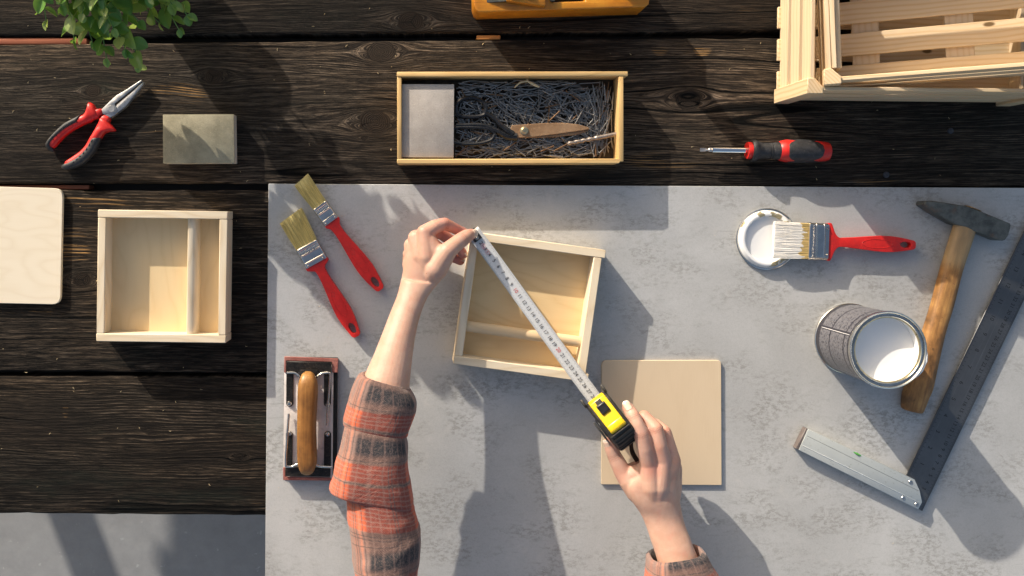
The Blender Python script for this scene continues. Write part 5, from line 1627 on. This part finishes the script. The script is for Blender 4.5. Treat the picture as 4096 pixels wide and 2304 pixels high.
for (j, a, b, r, up_) in ((iP, iM, iD, .011, (0, .3, 1)), (iD, iP, iT, .009, (0, .3, 1)), (tI, tM, tT, .013, (0, 0, 1)), (IP_, IM, ID_, .013, (0, 0, 1)), (ID_, IP_, IT, .012, (0, 0, 1)), (MP, MM, MD, .0125, (.3, 0, 1)), (RP, RM, RD, .012, (.5, 0, 1)), (TI, TM, TT, .012, (-.5, 0, 1)), (Vector((*HR(1010, 1600, .06)[:2], .095)), HR(1010, 1800, .06), HR(1010, 1400, .06), .03, (0, 0, 1))):
    ax_ = np.array((Vector(b) - Vector(a)).normalized()); rel = cov - np.array(j)
    s_ = rel @ ax_
    near = ((rel ** 2).sum(1) < (r * 1.35) ** 2) & ((rel @ np.array(Vector(up_).normalized())) > r * 0.15)
    perp = np.sin(cov[:, 0] * 900 + cov[:, 1] * 700) * 0.0004
    for off in (-.0032, -.0008, .0016, .0036):
        cre = np.maximum(cre, near * np.exp(-((s_ + perp - off) / .00075) ** 2) * (0.9 if abs(off) < .002 else 0.55))
ac_ = person.data.attributes.new('crease', 'FLOAT', 'POINT')
ac_.data.foreach_set('value', cre.astype(np.float32))
at = person.data.attributes.new('flush', 'FLOAT', 'POINT')
at.data.foreach_set('value', fl)
tag(person, 'person in a rolled up red plaid shirt measuring a box, both arms in view', 'person')

def fingernail(tip, prev, up, w, l, lift, r, tipfrac=0.3, back=0.35):
    """thin curved plate on the last joint"""
    ax = (tip - prev).normalized()
    upv = (up - ax * up.dot(ax)).normalized()
    sd = ax.cross(upv)
    for (a0, a1, mat, nm) in ((0, 1 - tipfrac, M_FNAIL, 'fingernail'), (1 - tipfrac, 1, M_NTIP, 'nail_tip')):
        bm = new_bm()
        rows = []
        n = 8
        for i in range(n + 1):
            t = a0 + (a1 - a0) * i / n
            hw = w / 2 * (1 - max(0, (0.25 - t) / 0.25) ** 2 * 0.35 - max(0, (t - 0.8) / 0.2) ** 2 * 0.55)
            row = []
            for j in range(-4, 5):
                q = j / 4
                y = q * hw
                zz = math.sqrt(max(0.0, (r * 1.02) ** 2 - y * y)) + lift - max(0, t - 0.72) * 0.0022
                row.append(bm.verts.new(tip + ax * (-back * l + t * l) + sd * y + upv * zz))
            rows.append(row)
        for A, B in zip(rows, rows[1:]):
            for k in range(8):
                bm.faces.new((A[k], B[k], B[k + 1], A[k + 1]))
        bmesh.ops.recalc_face_normals(bm, faces=bm.faces[:])
        o = obj(nm, bm, mat, person, True, 80)
        m = o.modifiers.new('t', 'SOLIDIFY'); m.thickness = 0.0005
fingernail(tT, HL(1200, 575, .073), Vector((0.05, -0.1, 1)), .0105, .0150, .0002, .0078, 0.22, 0.55)
fingernail(mT, mD, Vector((0.9, 0.3, 0.6)), .0085, .0100, .0000, .0062, 0.3, 0.5)
fingernail(rT, rD, Vector((0.9, 0.3, 0.5)), .0080, .0095, .0000, .0060, 0.3, 0.5)
fingernail(IT, ID_, Vector((-0.15, 0.25, 1)), .0098, .0140, .0001, .0080, 0.2, 0.45)
fingernail(TT, TI, Vector((-0.65, -0.1, 0.75)), .0088, .0130, .0001, .0074, 0.24, 0.42)

# ---- plaid flannel
g = G('plaid_flannel')
u, v, _ = g.sep(g.uv())
wob = g.m('MULTIPLY', g.m('SUBTRACT', g.noise(g.obj(), 30, 3, 0.6), 0.5), 0.02)
u = g.m('ADD', u, wob)
v = g.m('ADD', v, g.m('MULTIPLY', wob, 0.35))
def band(s, a, b, e=0.012):
    return g.m('MULTIPLY', g.step(s, a - e, a + e), g.step(s, b + e, b - e))
def lines(s, cs, w):
    acc = None
    for c_ in cs:
        k = g.step(g.m('ABSOLUTE', g.m('SUBTRACT', s, c_)), w, w * 0.4)
        acc = k if acc is None else g.m('MAXIMUM', acc, k)
    return acc
PV = 0.112
sv = g.m('FRACT', g.m('DIVIDE', v, PV))                 # along the arm
su_ = g.m('SUBTRACT', 1.0, g.m('FRACT', g.m('MULTIPLY', u, 2.0)))               # round the arm
grey, orange, brick, dark = (0.24, 0.19, 0.17), (0.53, 0.105, 0.045), (0.225, 0.055, 0.04), (0.030, 0.032, 0.038)
weft_or = g.m('MAXIMUM', band(sv, 0.37, 0.56), band(sv, 0.60, 0.88))
weft_dk = band(sv, 0.09, 0.27, 0.035)
warp_dk = band(su_, 0.38, 0.88, 0.02)
warp_ln = lines(su_, (0.235, 0.265, 0.34, 0.62, 0.65), 0.007)
lightc = g.mix(weft_or, (0.27, 0.155, 0.125), orange)
lightc = g.mix(g.m('MULTIPLY', weft_dk, 0.45), lightc, (0.17, 0.145, 0.14))
lightc = g.mix(g.m('MULTIPLY', g.m('MAXIMUM', band(su_, 0.06, 0.13, 0.015), band(su_, 0.20, 0.27, 0.015)), 0.45), lightc, (0.36, 0.15, 0.10))
darkc = g.mix(weft_or, (0.15, 0.092, 0.078), brick)
darkc = g.mix(weft_dk, darkc, dark)
c = g.mix(warp_dk, lightc, darkc)
c = g.mix(g.m('MULTIPLY', band(su_, 0.29, 0.32, 0.01), 0.5), c, (0.62, 0.22, 0.13))
c = g.mix(g.m('MULTIPLY', warp_ln, 0.7), c, (0.09, 0.07, 0.07))
c = g.mix(g.m('MULTIPLY', lines(sv, (0.415, 0.46, 0.505, 0.64, 0.685, 0.73, 0.775, 0.82), 0.011), 0.38), c, (0.30, 0.20, 0.165))
c = g.mix(g.m('MULTIPLY', lines(sv, (0.035, 0.335, 0.58, 0.93, 0.965), 0.008), 0.6), c, (0.06, 0.05, 0.05))
c = g.mix(g.m('MULTIPLY', lines(su_, (0.05, 0.10, 0.15, 0.20, 0.43, 0.50, 0.57, 0.72, 0.79), 0.010), 0.28), c, (0.27, 0.17, 0.145))
fz = g.noise(g.obj(), 420, 3, 0.7)
c = g.mix(g.m('MULTIPLY', g.step(fz, 0.4, 0.75), 0.30), c, (0.34, 0.23, 0.2))
tw_ = g.m('PINGPONG', g.m('ADD', g.m('MULTIPLY', u, 260.0), g.m('MULTIPLY', v, 900.0)), 1.0)
big_w = g.noise(g.obj(), 38, 3, 0.55, 0.6)
g.bump(g.m('ADD', g.m('ADD', g.m('MULTIPLY', tw_, 0.15), g.m('MULTIPLY', fz, 0.25)), g.m('MULTIPLY', big_w, 2.2)), 0.5, 0.003)
g.b.inputs['Sheen Weight'].default_value = 0.12
M_PLAID = g.out(c, 0.9, 0, 0.2)

def sleeve(name, secs, wr, seed, thick=0.0022, k=5, roll_in=0.012, sup=2.2, n=72, v0=0.0, hem=True, fold=1.0):
    S = sections(secs, k)
    rings, vs = [], []
    vacc = v0
    last = None
    for i, s in enumerate(S):
        cen = (W(*s[0], s[2]) + W(*s[1], s[2])) / 2
        if last is not None: vacc += (cen - last).length
        last = cen
        def f(kk, t, vacc=vacc):
            p = Vector((math.cos(t) * 1.3, math.sin(t) * 1.3, vacc * 26 + seed))
            a = mnoise.noise(p) * wr * 0.6
            # diagonal drag folds
            ph = vacc * 150 + math.sin(t + seed) * 2.6 + mnoise.noise(Vector((vacc * 14, seed, t * 0.3))) * 3
            b = (1 - abs(math.sin(ph * 0.5))) ** 2.5 * wr * 0.75 * fold * (0.5 + 0.5 * mnoise.noise(Vector((math.cos(t), math.sin(t), vacc * 18 + seed * 3))))
            return 1.0 + a + b
        rings.append(ring_of(s[0], s[1], s[2], s[3], n, sup, f)); vs.append(vacc)
    if hem:
        r0 = rings[0]; c0 = sum(r0, Vector()) / n; d = (sum(rings[1], Vector()) / n - c0).normalized()
        def sh(m, off): return [c0 + (p - c0) * (1 - m) + d * off for p in r0]
        pre = [sh(0.16, roll_in * 2), sh(0.14, roll_in), sh(0.10, 0.001), sh(0.06, -0.0010), sh(0.025, -0.0008)]
        pv = [vs[0] - roll_in * 2, vs[0] - roll_in, vs[0] - .004, vs[0] - .003, vs[0] - .0015]
        rings = pre + rings; vs = pv + vs
    bm = new_bm()
    loft(bm, rings, cap=False, uvs=vs)
    bmesh.ops.recalc_face_normals(bm, faces=bm.faces[:])
    return obj(name, bm, M_PLAID, person, True, 75)

zc2 = ZM(1050, 1350, 1.519)
def c2(x, y): return zc2(x, y)
# left sleeve: top turn-up, second turn-up, sleeve
sleeve('cuff', [(c2(606, 217), c2(868, 292), 0.107, .031), (c2(575, 232), c2(905, 330), 0.107, .034), (c2(535, 320), c2(936, 395), 0.109, .037), (c2(512, 410), c2(928, 470), 0.110, .038), (c2(494, 490), c2(895, 560), 0.111, .039), (c2(499, 520), c2(886, 590), 0.111, .038)], 0.05, 1.3, sup=2.7, v0=0.1176)
sleeve('cuff', [(c2(508, 500), c2(866, 560), 0.112, .036), (c2(500, 540), c2(873, 600), 0.113, .039), (c2(470, 660), c2(884, 690), 0.115, .041), (c2(445, 750), c2(882, 780), 0.117, .043), (c2(428, 830), c2(893, 880), 0.118, .045), (c2(414, 900), c2(915, 985), 0.119, .045), (c2(440, 918), c2(915, 1025), 0.119, .041)], 0.055, 4.1, sup=3.0, hem=False, v0=0.113)
sleeve('sleeve', [(c2(508, 880), c2(898, 930), 0.119, .041), (c2(512, 960), c2(914, 1020), 0.120, .043), (c2(522, 1100), c2(948, 1130), 0.123, .046), (c2(545, 1290), c2(962, 1240), 0.126, .048), (c2(566, 1449), c2(944, 1449), 0.131, .049), (c2(570, 1640), c2(955, 1640), 0.139, .050), (c2(560, 1900), c2(985, 1900), 0.157, .052), (c2(560, 2300), c2(1030, 2300), 0.207, .055), (c2(570, 2700), c2(1060, 2700), 0.267, .06)], 0.055, 8.7, sup=2.3, hem=False, k=8, v0=0.055, fold=1.5)
zc3 = ZM(2250, 1400, 1.6025)
sleeve('cuff', [(zc3(556, 1330), zc3(893, 1278), .088, .030), (zc3(545, 1345), zc3(912, 1292), .088, .033), (zc3(540, 1400), zc3(948, 1362), .089, .036), (zc3(536, 1450), zc3(985, 1425), .090, .037), (zc3(538, 1500), zc3(1010, 1480), .091, .038), (zc3(548, 1520), zc3(1000, 1500), .091, .035)], 0.045, 6.2, sup=2.8, v0=0.135)
sleeve('sleeve', [(zc3(556, 1470), zc3(975, 1450), .091, .032), (zc3(560, 1600), zc3(1050, 1560), .094, .042), (zc3(590, 1850), zc3(1180, 1760), .105, .046), (zc3(700, 2250), zc3(1330, 2100), .14, .05), (zc3(850, 2700), zc3(1480, 2550), .19, .055)], 0.05, 9.9, sup=2.3, hem=False, k=6)
